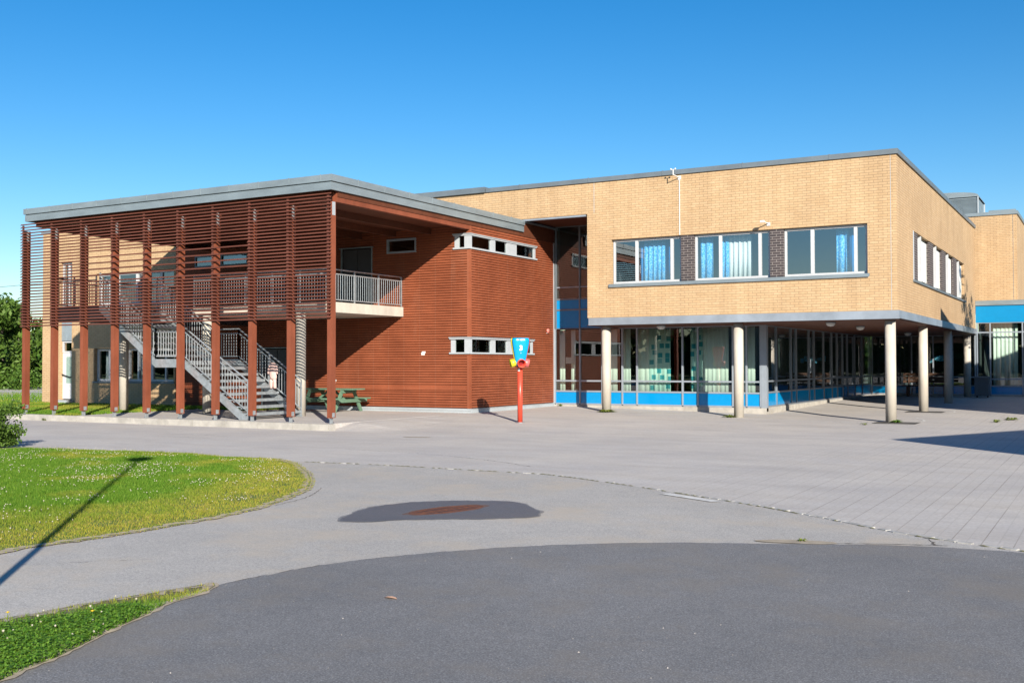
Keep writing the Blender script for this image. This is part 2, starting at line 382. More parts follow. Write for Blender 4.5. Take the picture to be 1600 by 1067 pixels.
G1 = [(-19.16,13.27),(-18.65,13.54),(-17.78,13.82),(-16.12,14.02),(-14.88,14.2),(-13.81,13.95),(-12.77,14.2),(-11.9,13.65),(-10.68,12.54),(-9.94,11.73),(-9.31,10.93),(-8.92,10.15),(-8.53,9.1),(-8.42,8.31),(-8.4,7.43),(-8.46,6.65),(-8.57,6.2),(-8.51,5.9),(-8.9,5.2),(-12,4.2),(-32,6),(-36,14),(-28,14.6),(-22,13.2)]
G2 = [(-6.29,4.37),(-6.19,4.63),(-6.2,4.83),(-6.1,5.23),(-6.0,5.55),(-5.93,5.88),(-5.83,5.8),(-5.73,5.6),(-5.69,5.2),(-5.56,4.92),(-5.44,4.56),(-5.32,4.28),(-5.19,3.96),(-5.13,3.71),(-5.04,3.45),(-5.0,2.2),(-6.6,2.2),(-6.5,3.6)]
DARK = [(-5.6,2.0),(-5.6,3.55),(-5.6,3.99),(-5.7,4.6),(-5.85,5.24),(-5.88,5.83),(-5.8,6.34),(-5.71,6.84),(-5.47,7.4),(-5.14,7.9),(-4.76,8.37),(-4.23,8.86),(-3.58,9.3),(-2.89,9.6),(-2.27,9.9),(-1.76,10.13),(-1.23,10.24),(-0.71,10.27),(1.5,9.7),(5,8.2),(12,4.5),(30,-6),(30,-35),(-5,-35)]
JOINT = [(-13.1,13.9),(-11.96,14.01),(-10.98,14.14),(-9.97,14.18),(-8.73,14.14),(-7.49,14.15),(-6.83,13.9),(-5.58,13.29),(-4.45,12.65),(-3.49,12.1),(-2.63,11.48),(-1.89,10.91),(-1.27,10.58),(-0.72,10.36),(1.5,9.8),(5,8.3),(12,4.6),(30,-5.9)]
flat('asphalt_path', JOINT[::-1] + [(-30,12.6),(-45,10),(-45,-35),(30,-35)], .004, M['asph_light'])
def ragged(pts, amp, step=.06):
    out = []
    for i in range(len(pts)):
        a = Vector(pts[i]); b = Vector(pts[(i+1)%len(pts)]); ln = (b-a).length; n = max(1, min(60, int(ln/step))); dd = (b-a).normalized(); s2 = Vector((-dd.y,dd.x))
        for k in range(n):
            p = a.lerp(b,k/n); w = amp*(.5*math.sin(p.x*9+p.y*7)+.35*math.sin(p.x*31+p.y*23)+random.uniform(-.5,.5)); out.append(tuple(p+s2*w))
    return out
def chaikin(p):
    q = [p[0]]
    for a, b in zip(p[:-1], p[1:]): q += [(a[0]*.75+b[0]*.25,a[1]*.75+b[1]*.25),(a[0]*.25+b[0]*.75,a[1]*.25+b[1]*.75)]
    return q+[p[-1]]
DARKS = chaikin(chaikin(DARK[:22])) + DARK[22:]
flat('asphalt_yard', ragged(DARKS, .013), .008, M['asph_dark'])
def crack(pts, w, z=.0062, m='crack'):
    line = chaikin(chaikin(pts)); out = []
    for a, b in zip(line[:-1], line[1:]):
        n = max(1, int(math.hypot(b[0]-a[0], b[1]-a[1])/.05))
        for k in range(n): out.append((a[0]+(b[0]-a[0])*k/n+random.uniform(-.012,.012), a[1]+(b[1]-a[1])*k/n+random.uniform(-.012,.012)))
    q = MB(); n = len(out)
    for i, p in enumerate(out):
        ww = w*random.uniform(.2,1.1); q.v += [(p[0]-ww/2,p[1]-ww/2,z),(p[0]+ww/2,p[1]+ww/2,z)]
    q.f = [(2*i,2*i+1,2*i+3,2*i+2) for i in range(n-1)]
    tag(q.build('crack', simple('crack_dark', (.11,.095,.08), .95)), kind='structure')  # cracks are thin strips of plain dark colour
crack([(-9.4,4.6),(-8.3,5.3),(-7.6,5.95),(-7.1,6.4)], .022)
crack([(-5.85,5.9),(-5.8,6.4),(-5.7,6.9),(-5.45,7.42),(-5.12,7.92)], .014, .0093)
crack([(-2.3,9.95),(-1.7,10.2),(-1.3,10.33)], .03, .0093)
crack([(-1.45,10.3),(-1.5,10.55),(-1.62,10.75)], .02)
crack([(-8.6,9.5),(-8.75,10.3),(-9.3,11.2)], .014)
crack([(-13.1,16.5),(-11.2,16.4),(-9.4,15.8),(-8.2,15.1)], .012, .004)
flat('lawn', G1, .016, M['lawn'])
flat('verge', G2, .016, M['verge'])
def fringe(pts, z, nm, amp=.07):
    out = []; inn = []
    for a, b in zip(pts[:-1], pts[1:]):
        a = Vector(a); b = Vector(b); n = max(2, int((b-a).length/.06)); d = (b-a).normalized(); s = Vector((-d.y,d.x))
        for k in range(n):
            p = a.lerp(b, k/n); w = amp*(.25+random.random()**2*1.1); out.append(p + s*w); inn.append(p - s*random.uniform(.03,.14))
    z += .0075
    q = MB(); n = len(out); q.v = [(p.x,p.y,z-.006) for p in out] + [(p.x,p.y,z) for p in inn]; q.f = [(i,i+1,n+i+1,n+i) for i in range(n-1)]
    tag(q.build(nm, M['soil']), kind='structure')
fringe(G1[6:20][::1], .012, 'dirt_fringe', .045); fringe(G1[0:8], .011, 'dirt_fringe', .05)
fringe(G2[5:16], .0125, 'dirt_fringe', .035); fringe(G2[0:6], .012, 'dirt_fringe', .05)
WET = [(-7.22,8.97),(-7.35,9.3),(-7.44,9.58),(-7.48,9.9),(-7.48,10.12),(-7.4,10.36),(-7.31,10.53),(-7.04,10.82),(-6.63,11.04),(-6.45,11.1),(-6.27,11.1),(-6.08,10.98),(-5.88,10.8),(-5.74,10.65),(-5.62,10.56),(-5.53,10.35),(-5.46,10.2),(-5.52,10.05),(-5.66,9.93),(-5.85,9.75),(-6.1,9.60),(-6.35,9.45),(-6.56,9.30),(-6.7,9.14),(-6.81,8.99),(-6.95,8.9),(-7.1,8.86)]
def smooth_loop(p, k=2):
    for _ in range(k):
        q = []
        for i in range(len(p)):
            a = p[i]; b = p[(i+1)%len(p)]
            q += [(a[0]*.75+b[0]*.25, a[1]*.75+b[1]*.25), (a[0]*.25+b[0]*.75, a[1]*.25+b[1]*.75)]
        p = q
    return p
M['asph_damp_edge'] = asphalt('drying_asphalt', (.27,.265,.26), .45, .6, .7)
wc = (sum(p[0] for p in WET)/len(WET), sum(p[1] for p in WET)/len(WET))
flat('damp_asphalt_patch', ragged([(wc[0]+(p[0]-wc[0])*1.035, wc[1]+(p[1]-wc[1])*1.035) for p in smooth_loop(WET,1)], .03, .05), .0078, M['asph_damp_edge'])
flat('damp_asphalt_patch', ragged(smooth_loop(WET,1), .02, .05), .0085, M['asph_wet'])

# raised floor under the timber canopy, kerb, far-left lawn
o = MB().box(-26.9,-17.25,21.05,25.9,-.05,.165).box(-24.2,-17.25,25.9,27.7,-.05,.165).build('canopy_floor', M['paving']); tag(o, kind='structure')
kb = MB(); x = -36.0
while x < -17.06:
    x1 = min(x+1.18, -17.05); kb.box(x, x1-.012, 20.86, 21.05, -.05, .168 + random.uniform(-.004,.004)); x += 1.18
tag(kb.build('kerb', M['kerb']), kind='structure')
def zl(X, Y): return .15 + .1*sstep(30, 60, Y) + .0*X
sheet('lawn', -140, -27, 21.05, 90, 1.0, zl, M['lawn'])
o = MB().box(-26.9,-24.2,25.9,27.7,0,.158).build('lawn', M['lawn']); tag(o, kind='structure')
sheet('footpath', -140, -38.5, 36.0, 37.2, .6, lambda X, Y: zl(X,Y)+.03, M['kerb'])

# ------------------------------------------------------------------ walls with openings
def wallY(mb, Y, t, x0, x1, z0, z1, holes=(), reveal=True):
    """front face in plane Y (seen from -Y), thickness t behind it"""
    xs = sorted(set([x0,x1] + [h for q in holes for h in q[:2]])); zs = sorted(set([z0,z1] + [h for q in holes for h in q[2:4]]))
    xs = [x for x in xs if x0-1e-6 <= x <= x1+1e-6]; zs = [z for z in zs if z0-1e-6 <= z <= z1+1e-6]
    def hole(i, j):
        if i < 0 or j < 0 or i >= len(xs)-1 or j >= len(zs)-1: return True
        cx = (xs[i]+xs[i+1])/2; cz = (zs[j]+zs[j+1])/2
        return any(q[0] < cx < q[1] and q[2] < cz < q[3] for q in holes)
    for i in range(len(xs)-1):
        for j in range(len(zs)-1):
            if hole(i,j): continue
            a, b, c, d = xs[i], xs[i+1], zs[j], zs[j+1]
            mb.quad((a,Y,c),(b,Y,c),(b,Y,d),(a,Y,d)); mb.quad((b,Y+t,c),(a,Y+t,c),(a,Y+t,d),(b,Y+t,d))
            if hole(i-1,j): mb.quad((a,Y+t,c),(a,Y,c),(a,Y,d),(a,Y+t,d))
            if hole(i+1,j): mb.quad((b,Y,c),(b,Y+t,c),(b,Y+t,d),(b,Y,d))
            if hole(i,j-1): mb.quad((a,Y+t,c),(b,Y+t,c),(b,Y,c),(a,Y,c))
            if hole(i,j+1): mb.quad((a,Y,d),(b,Y,d),(b,Y+t,d),(a,Y+t,d))
def wallX(mb, X, t, y0, y1, z0, z1, holes=()):
    """face in plane X (seen from +X), thickness t behind it"""
    tmp = MB(); wallY(tmp, 0, t, y0, y1, z0, z1, holes)
    mb.add([(X - p[1], p[0], p[2]) for p in tmp.v], tmp.f)
def boards(mb, X0, X1, z0, z1, put, holes=(), pitch=.079, h=.059):
    k = 0
    z = z0
    while z < z1 - .02:
        zt = min(z + h, z1)
        segs = [(X0, X1)]
        for q in holes:
            if q[2] < zt and q[3] > z:
                ns = []
                for a, b in segs:
                    if q[1] <= a or q[0] >= b: ns.append((a,b)); continue
                    if q[0] > a: ns.append((a, q[0]))
                    if q[1] < b: ns.append((q[1], b))
                segs = ns
        for a, b in segs:
            cuts = [a] + [c for c in np.arange(math.floor(a/4.2)*4.2 + (k%3)*1.4, b, 4.2) if a+.3 < c < b-.3] + [b]
            for c0, c1 in zip(cuts[:-1], cuts[1:]): put(mb, c0+.001, c1-.002, z, zt)
        z += pitch; k += 1

def curtain(parent, name, m, axis, P_, u0, u1, z0, z1, amp=.035, waves=None, label=None):
    w = u1-u0; n = max(8, int(w*36)); waves = waves or max(2, int(w*7)); mb = MB(); ph = random.random()*6
    vs = []
    for k in range(n+1):
        u = u0 + w*k/n; d = amp*math.sin(ph + 2*PI*waves*k/n) + amp*.4*math.sin(ph*2 + 2*PI*waves*1.7*k/n)
        for z, s in ((z0,1.0),(z1,.5)):
            vs.append((u, P_ + d*s, z) if axis == 'Y' else (P_ - d*s, u, z))
    fs = [(2*k, 2*k+2, 2*k+3, 2*k+1) for k in range(n)]
    mb.add(vs, fs); o = mb.build(name, m, parent, smooth=True)
    so = o.modifiers.new('thickness', 'SOLIDIFY'); so.thickness = .006
    if label: o['label'] = label
    return o
def pane(parent, axis, P_, u0, u1, z0, z1, m):
    mb = MB()
    if axis == 'Y': mb.quad((u0,P_,z0),(u1,P_,z0),(u1,P_,z1),(u0,P_,z1))
    else: mb.quad((P_,u0,z0),(P_,u1,z0),(P_,u1,z1),(P_,u0,z1))
    return mb.build('pane', m, parent)
def fbox(mb, axis, P0, P1, u0, u1, z0, z1):
    if axis == 'Y': mb.box(u0,u1,P0,P1,z0,z1)
    else: mb.box(P0,P1,u0,u1,z0,z1)
def window(parent, axis, P_, inward, u0, u1, z0, z1, mull=(), fw=.07, gm=None, fm=None, depth=.07, name='window', label=None):
    """frame in plane P_, body going 'inward' (+1/-1 along the plane axis)"""
    mb = MB(); a, b = P_, P_ + inward*depth
    fbox(mb, axis, a, b, u0, u1, z0, z0+fw); fbox(mb, axis, a, b, u0, u1, z1-fw, z1)
    fbox(mb, axis, a, b, u0, u0+fw, z0+fw, z1-fw); fbox(mb, axis, a, b, u1-fw, u1, z0+fw, z1-fw)
    edges = [u0+fw]
    for c, w in mull:
        fbox(mb, axis, a - inward*.004, b, c-w/2, c+w/2, z0+fw, z1-fw); edges += [c-w/2, c+w/2]
    edges.append(u1-fw)
    fr = mb.build(name, fm or M['alu_white'], parent)
    if label: fr['label'] = label
    for k in range(0, len(edges), 2): pane(fr, axis, P_ + inward*depth*.55, edges[k], edges[k+1], z0+fw, z1-fw, gm or M['glass_up'])
    return fr

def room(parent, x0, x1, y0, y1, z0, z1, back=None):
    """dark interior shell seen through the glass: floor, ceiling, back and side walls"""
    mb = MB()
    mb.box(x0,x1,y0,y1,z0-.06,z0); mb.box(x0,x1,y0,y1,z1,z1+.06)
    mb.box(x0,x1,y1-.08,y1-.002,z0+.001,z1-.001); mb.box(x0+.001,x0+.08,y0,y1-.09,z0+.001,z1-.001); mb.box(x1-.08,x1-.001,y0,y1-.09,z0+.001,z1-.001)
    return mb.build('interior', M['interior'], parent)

# ------------------------------------------------------------------ main brick block
B = thing('brick_school_building', 'yellow brick upper storey carried on round concrete columns, blue panelled glazing below', 'building', (-10, 40, 0))
YB, XB, YG, XG, YF = 31.0, -5.256, 33.3, -9.65, 49.97
zs0, zr = 2.92, 7.51
front_holes = [(-14.78+-.0,-14.78,0,0)]
op = (-13.95, -6.05, 4.20, 5.62)
mb = MB()
wallY(mb, YB, .32, -14.80, XB-.0, 3.14, zr, [op])
wallY(mb, YB, .32, -24.0, -14.80, 6.50, zr)
sop = [(33.72, 46.2, 4.18, 5.66)]
tmp = MB(); wallX(tmp, XB, .32, YB+.32, YF, 3.14, zr, sop); mb.add(tmp.v, tmp.f)
mb.box(-14.798,-14.48, YB+.321, 36, 3.14, zr-.001)
mb.box(-24,-6, YF-.3, YF, 3.14, zr)
mb.build('brick_wall', M['brick'], B)
# roof coping: sheets with small upstands at the joints
cp = MB()
cp.box(-18.6, XB+.05, YB-.05, YB+.42, zr, 7.655); cp.box(XB-.40, XB+.05, YB+.421, YF, zr, 7.655)
cp.box(-24.0, -18.62, YB-.09, YB+.42, zr-.0, 7.70)
for x in np.arange(-17.3, XB, 2.55): cp.box(x, x+.03, YB-.058, YB+.43, zr+.01, 7.668)
cp.box(-24, XB-.4, YB+.43, YF, 7.2, 7.3)
cp.build('roof_coping', M['zinc_dark'], B)
lg = MB()
lg.box(-14.74, XB+.055, YB-.055, YB+.30, zs0, 3.138); lg.box(XB-.30, XB+.055, YB+.301, YF-.02, zs0, 3.138)
lg.box(-14.74, XB+.065, YB-.065, YB-.04, zs0-.018, zs0+.012)
lg.build('metal_band', M['zinc_ledge'], B)
mb = MB(); mb.box(-14.82, XB-.01, YB+.02, YF-.02, zs0-.03, zs0-.001)
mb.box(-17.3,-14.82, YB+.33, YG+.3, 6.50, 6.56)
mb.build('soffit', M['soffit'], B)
MB().box(-17.35,-14.86, YB+.02, YB+.20, 6.44, 6.499).build('lintel', M['zinc_ledge'], B)
MB().box(-14.56,-14.545,YB-.003,YB+.01,6.53,zr-.005).build('movement_joint', M['flash'], B)
MB().box(-5.42,-5.408,YB-.003,YB+.01,3.15,zr-.005).build('movement_joint', M['flash'], B)
# upper front windows between dark brick piers
sill = MB(); sill.box(-14.03,-6.0, YB-.05, YB+.16, 4.13, 4.20); sill.box(-14.03,-6.0, YB-.056, YB-.045, 4.10, 4.19)
sill.build('window_sill', M['zinc'], B)
pr = MB(); pr.box(-11.61,-11.20, YB+.02, YB+.30, 4.201, 5.619); pr.build('brick_pier', M['dark_brick'], B)
pr = MB(); pr.box(-8.84,-8.44, YB+.02, YB+.30, 4.201, 5.619); pr.build('brick_pier', M['dark_brick'], B)
yw = YB+.12
w1 = window(B,'Y',yw,1,-13.93,-11.615,4.21,5.61,[(-13.13,.09),(-11.95,.09)],.065)
w2 = window(B,'Y',yw,1,-11.19,-8.85,4.21,5.61,[(-10.39,.09),(-9.17,.09)],.065)
w3 = window(B,'Y',yw,1,-8.43,-6.06,4.21,5.61,[(-7.62,.10),(-6.40,.09)],.065)
yc = yw+.30
curtain(w1,'curtain',M['cur_blue'],'Y',yc,-13.02,-12.27,4.1,5.6)
curtain(w1,'curtain',M['cur_deep'],'Y',yc+.05,-13.15,-12.15,4.1,5.6,label='deep blue lining behind the patterned curtain')
curtain(w2,'curtain',M['cur_blue'],'Y',yc,-11.13,-10.72,4.1,5.6)
curtain(w2,'curtain',M['cur_blue'],'Y',yc,-10.47,-10.22,4.1,5.6)
curtain(w2,'curtain',M['cur_cream'],'Y',yc+.04,-10.25,-9.52,4.1,5.6,label='cream curtain')
curtain(w3,'curtain',M['cur_blue'],'Y',yc,-7.0,-6.66,4.1,5.6)
curtain(w3,'curtain',M['cur_deep'],'Y',yc+.05,-6.72,-6.45,4.1,5.6,label='deep blue curtain edge')
# side windows
sl = MB(); sl.box(XB-.16, XB+.05, 33.66, 46.3, 4.11, 4.18); sl.build('window_sill', M['zinc_dark'], B)
for a, b in ((33.93,34.70),(37.1,37.95),(40.1,40.95),(43.05,44.0)):
    MB().box(XB-.28, XB-.02, a, b, 4.181, 5.659).build('brick_pier', M['dark_brick'], B)
MB().box(XB-.10, XB-.0, 33.72,33.92,4.181,5.659).build('window_trim', M['alu_white'], B)
for a, b in ((34.71,37.09),(37.96,40.09),(40.96,43.04),(44.01,46.18)):
    w = window(B,'X',XB-.14,-1,a,b,4.19,5.65,[(a+.75,.3)],.10)
    MB().box(XB-.13, XB-.02, a+.62, a+.72, 4.19, 5.65).build('sun_shade_fin', M['alu_white'], w)
    MB().box(XB-.125, XB-.10, a+.95, b-.12, 4.28, 5.56).build('blind', M['cur_cream'], w)
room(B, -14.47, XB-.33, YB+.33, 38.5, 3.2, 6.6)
# round columns
for i, (x, y) in enumerate([(-14.3,31.35),(-9.92,31.35),(-5.52,31.35),(-5.52,37.2),(-5.52,43.2),(-5.52,49.2)]):
    c = MB().lathe(x, y, [(0,float(gz(x,y))-.02),(.148,float(gz(x,y))-.02),(.148,zs0-.03),(0,zs0-.03)], 28).build('concrete_column', M['concrete'], B)
    for p in c.data.polygons: p.use_smooth = abs(p.normal.z) < .5
# ground-floor glazing, front
def glazing(parent, axis, P_, inward, us, zrows, fw=.055, m=None, gm=None, corner=None, skip_base=False, wide=(), dp=.05):
    """us: mullion centres; zrows: list of (z0,z1,'glass'|'blue'), transoms between rows"""
    mb = MB(); a, b = P_, P_+inward*dp
    z0 = zrows[0][0]; z1 = zrows[-1][1]
    for k, u in enumerate(us):
        w = fw*(1.6 if k in wide else 1)
        fbox(mb, axis, a-inward*.012, b, u-w/2, u+w/2, z0, z1)
    for r, (za, zb, kind) in enumerate(zrows):
        for u0, u1 in zip(us[:-1], us[1:]):
            fbox(mb, axis, a, b, u0+fw/2, u1-fw/2, za-fw/2, za+fw/2)
    for u0, u1 in zip(us[:-1], us[1:]): fbox(mb, axis, a, b, u0+fw/2, u1-fw/2, z1-fw/2, z1+.0)
    fr = mb.build('glazing_frame', m or M['alu'], parent)
    for (za, zb, kind) in zrows:
        for u0, u1 in zip(us[:-1], us[1:]):
            if kind == 'glass': pane(fr, axis, P_+inward*.03, u0+fw/2, u1-fw/2, za+fw/2, zb-fw/2, gm or M['glass'])
            else:
                q = MB(); fbox(q, axis, P_+inward*.02, P_+inward*.05, u0+fw/2, u1-fw/2, za+fw/2, zb-fw/2); q.build('blue_panel', M['blue'] if kind == 'blue' else M['blue_band'], fr)
    return fr
gf = glazing(B,'Y',YG,1,[-17.17,-16.20,-15.35,-14.60,-14.06,-12.44,-11.91,-10.73,-10.28,-9.82],[(.28,.72,'blue'),(.72,1.08,'glass'),(1.08,2.89,'glass')],wide=())
MB().box(-9.80,-9.62, YG-.02, YG+.16, .14, 2.89).build('corner_post', M['alu'], B)
up = glazing(B,'Y',YG,1,[-17.13,-16.20,-15.3,-14.7],[(2.89,3.56,'blue'),(3.56,3.93,'blue'),(3.93,6.49,'glass')],m=M['zinc_dark'],gm=M['glass'])
mb = MB(); fbox(mb,'Y',YG+.01,YG+.08,-17.1,-14.7,4.33,4.37); mb.build('guard_rail', M['alu'], up)
plinth = MB(); plinth.box(-17.2,-9.62, YG-.05, YG+.3, -.05, .25); plinth.box(-9.9,XG+.04, YG+.31, YF, -.05, .27); plinth.box(XG+.05, 5, YF-.02, YF+.3, -.05, .29)
plinth.build('concrete_plinth', M['kerb'], B)
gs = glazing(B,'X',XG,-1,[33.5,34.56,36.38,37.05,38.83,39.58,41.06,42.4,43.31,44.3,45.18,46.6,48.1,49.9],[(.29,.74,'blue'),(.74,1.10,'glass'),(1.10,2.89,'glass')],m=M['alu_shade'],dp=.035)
gb = glazing(B,'Y',YF,1,[-9.6,-8.9,-7.9,-7.0,-6.2,-5.28],[(.31,.68,'blue'),(.68,1.06,'glass'),(1.06,2.89,'glass')])
ci = YG+.17
for a, b, mm in ((-17.08,-16.86,'cur_mint'),(-16.62,-16.45,'cur_mint'),(-15.20,-14.86,'cur_mint'),(-14.62,-14.36,'cur_mint'),(-14.10,-13.70,'cur_mint'),(-13.72,-12.92,'cur_dots'),(-11.95,-11.80,'cur_dots'),(-11.80,-10.92,'cur_mint'),(-10.62,-10.38,'cur_mint'),(-10.30,-10.05,'cur_mint')):
    curtain(gf,'curtain',M[mm],'Y',ci,a,b,.45,2.85,.012, label=None if mm=='cur_mint' else 'teal curtain dotted with small squares')
curtain(gf,'curtain',M['cur_dots'],'Y',ci+.05,-12.25,-11.98,.45,2.85,label='teal curtain dotted with small squares')
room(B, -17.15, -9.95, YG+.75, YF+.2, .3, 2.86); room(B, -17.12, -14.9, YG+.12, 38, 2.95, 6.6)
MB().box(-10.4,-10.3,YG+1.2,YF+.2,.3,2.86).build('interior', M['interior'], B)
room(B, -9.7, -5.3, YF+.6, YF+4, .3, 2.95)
MB().box(-16.77,-16.47, YG+.047, YG+.052, 1.68,1.90).build('paper_notice', M['paper'], gf)
for y, z in ((35.1,1.85),(36.7,1.9),(37.9,2.0),(38.3,1.6)):
    MB().box(XG-.56,XG-.55,y,y+.28,z,z+.36).build('framed_picture', M['paper'], gs)
for y0,z0 in ((39.8,2.0),(40.2,1.35)):
    q = MB(); 
    for k in range(5): q.box(XG-.53,XG-.52,y0+.22*k,y0+.22*k+.2,z0+.05*math.sin(k*2.1),z0+.16+.05*math.sin(k*1.3))
    q.build('window_decoration', M['cur_blue'], gs)
q = MB()
for k in range(6): q.box(-7.6+.2*k,-7.42+.2*k,YF+.35,YF+.36,1.75+.06*math.sin(k*2.3),1.95+.07*math.cos(k*1.7))
q.build('window_decoration', M['cur_blue'], gb)

def bowl_lamp(x, y, z, label):
    t = thing('ceiling_lamp', label, 'ceiling lamp', (x,y,z), 'round lamps under the soffits')
    MB().lathe(x,y,[(0,z),(.15,z),(.15,z-.035),(0,z-.035)],20).build('mount_ring', M['zinc_dark'], t)
    MB().lathe(x,y,[(.135,z-.036),(.125,z-.08),(.085,z-.12),(.0,z-.135)],20).build('lamp_bowl', M['lamp_glass'], t, True)
for x, y, lb in ((-12.57,31.75,'round opal lamp under the brick block, leftmost, in front of the dotted curtain'),
              (-7.32,32.0,'round opal lamp under the brick block near its front corner column'),
              (-7.28,36.0,'round opal lamp under the brick block, one back from the front corner'),
              (-7.17,44.5,'round opal lamp deepest under the brick block')):
    bowl_lamp(x, y, zs0-.031, lb)

# ------------------------------------------------------------------ one-storey glazed wing and the tower behind
R = thing('glazed_wing', 'one storey glazed wing with a bright blue fascia beside the brick block', 'building', (0,YF,0))
MB().box(XB+.01, 9, YF-.01, YF+.25, 3.42, 4.14).build('blue_fascia', M['blue_band'], R)
cc = MB(); cc.box(XB+.005, 9, YF-.06, YF+.4, 4.15, 4.36); 
for x in (-3.0,-.5,2): cc.box(x,x+.03,YF-.066,YF+.3,4.155,4.37)
cc.build('roof_coping', M['zinc'], R)
MB().box(XB, 9, YF+.4, YF+12, 4.0, 4.1).build('roof', M['zinc_dark'], R)
glazing(R,'Y',YF,1,[-5.2,-4.68,-3.42,-2.2,-1,.4,1.8,3.2],[(.31,.68,'blue'),(.68,.98,'glass'),(.98,2.99,'glass'),(2.99,3.41,'glass')])
curtain(R,'curtain',M['cur_mint'],'Y',YF+.4,-4.62,-3.64,.6,3.4)
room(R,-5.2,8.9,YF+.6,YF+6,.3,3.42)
T = thing('brick_tower', 'tall yellow brick tower rising behind the blue glazed wing', 'building', (-7,YF+6,0))
mb = MB(); mb.box(-16,-3.62,YF+.42,YF+14,4.37,8.08); mb.build('brick_wall', M['brick'], T)
MB().box(-3.78,-3.765,YF+.417,YF+.43,4.4,8.07).build('movement_joint', M['zinc_dark'], T)
mb = MB(); mb.box(-16,-3.57,YF+.37,YF+14.05,8.082,8.23); mb.box(-4.75,-3.68,YF+.7,YF+1.2,8.231,8.34); mb.build('roof_coping', M['zinc'], T)
V = thing('roof_ventilation_unit', 'grey louvred ventilation housing with a domed top on the roof beside the tower', 'ventilator', (-6.9,YF+3.5,8.2))
mb = MB(); x0,x1,y0,y1 = -8.6,-5.30,YF+2.2,YF+5
mb.box(x0,x1,y0,y1,8.24,8.36); mb.build('base', M['zinc'], V)
mb = MB(); mb.box(x0+.06,x1-.06,y0+.06,y1-.06,8.361,9.2)
for k in range(17): mb.box(x0+.08,x1-.08,y0+.03,y0+.058,8.40+k*.046,8.425+k*.046)
mb.build('louvres', M['zinc'], V)
for xx in (x0,x1-.05):
    for yy in (y0,y1-.05): MB().box(xx,xx+.05,yy,yy+.05,8.361,9.22).build('corner_post', M['flash'], V)
mb = MB(); n=14
vs=[];
for k in range(n+1):
    t = PI*k/n; xx = (x0+x1)/2 - math.cos(t)*(x1-x0)/2; zz = 9.22 + .26*math.sin(t)**.6
    vs += [(xx,y0,zz),(xx,y1,zz)]
vs += [(x0,y0,9.221),(x0,y1,9.221),(x1,y0,9.221),(x1,y1,9.221)]
mb.add(vs, [(2*k,2*k+2,2*k+3,2*k+1) for k in range(n)] + [tuple(range(0,2*n+2,2))[::-1], tuple(range(1,2*n+2,2))]); mb.build('domed_top', M['zinc'], V)

# ------------------------------------------------------------------ timber clad wing with canopy
W = thing('timber_clad_wing', 'red boarded two storey wing with a flat metal edged roof over slatted screen', 'building', (-23,25,0))
XW, YW, XE, YE = -17.2, 27.67, -17.12, 20.94
hu_l = (-17.76-.0, XW+.01, 5.21, 5.67); hu_r = (YW-.01, 31.94, 5.21, 5.67)
hl_l = (-17.90, XW+.01, 1.98, 2.48); hl_r = (YW-.01, 31.74, 1.98, 2.48)
door_u = (-22.17,-20.96,3.48,5.45); door_l = (-25.64,-24.40,.17,2.22)
win_s = (-20.35,-19.20,5.21,5.67); win_b = (-28.9,-26.35,5.17,5.58)
holesL = [hu_l, hl_l, door_u, door_l, win_s, win_b]
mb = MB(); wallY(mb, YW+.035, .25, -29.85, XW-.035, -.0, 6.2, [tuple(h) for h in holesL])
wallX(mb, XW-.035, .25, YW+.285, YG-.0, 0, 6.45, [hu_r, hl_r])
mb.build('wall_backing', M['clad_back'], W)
mb = MB()
boards(mb, -29.8, XW-.10, .33, 6.10, lambda q,a,b,z,t: q.box(a,b,YW+.002,YW+.034,z,t), holesL)
boards(mb, YW+.10, YG-.0, .33, 6.44, lambda q,a,b,z,t: q.box(XW-.034,XW-.002,a,b,z,t), [hu_r, hl_r])
mb.build('board_cladding', M['clad'], W)
mb = MB()
for za, zb in ((.31,1.98),(2.48,5.21),(5.67,6.12)): mb.box(XW-.10,XW,YW,YW+.10,za,zb)
mb.build('corner_trim', M['clad'], W)
MB().box(-22.6, XW-.11, YW-.03, YW+.001, .86, .965).build('belt_board', M['clad'], W)
fl = MB(); fl.box(-24.1, XW+.02, YW-.03, YW+.034, .04, .235); fl.box(-24.1, XW+.03, YW-.045, YW+.03, .236, .30)
fl.box(XW-.034, XW+.03, YW+.035, YG-.02, .04, .285); fl.box(XW-.03, XW+.045, YW+.035, YG-.02, .286,.30)
fl.build('base_flashing', M['flash'], W)
MB().box(XW-.05,XW+.02,YG-.05,YG-.005,.28,6.44).build('end_trim', M['flash'], W)
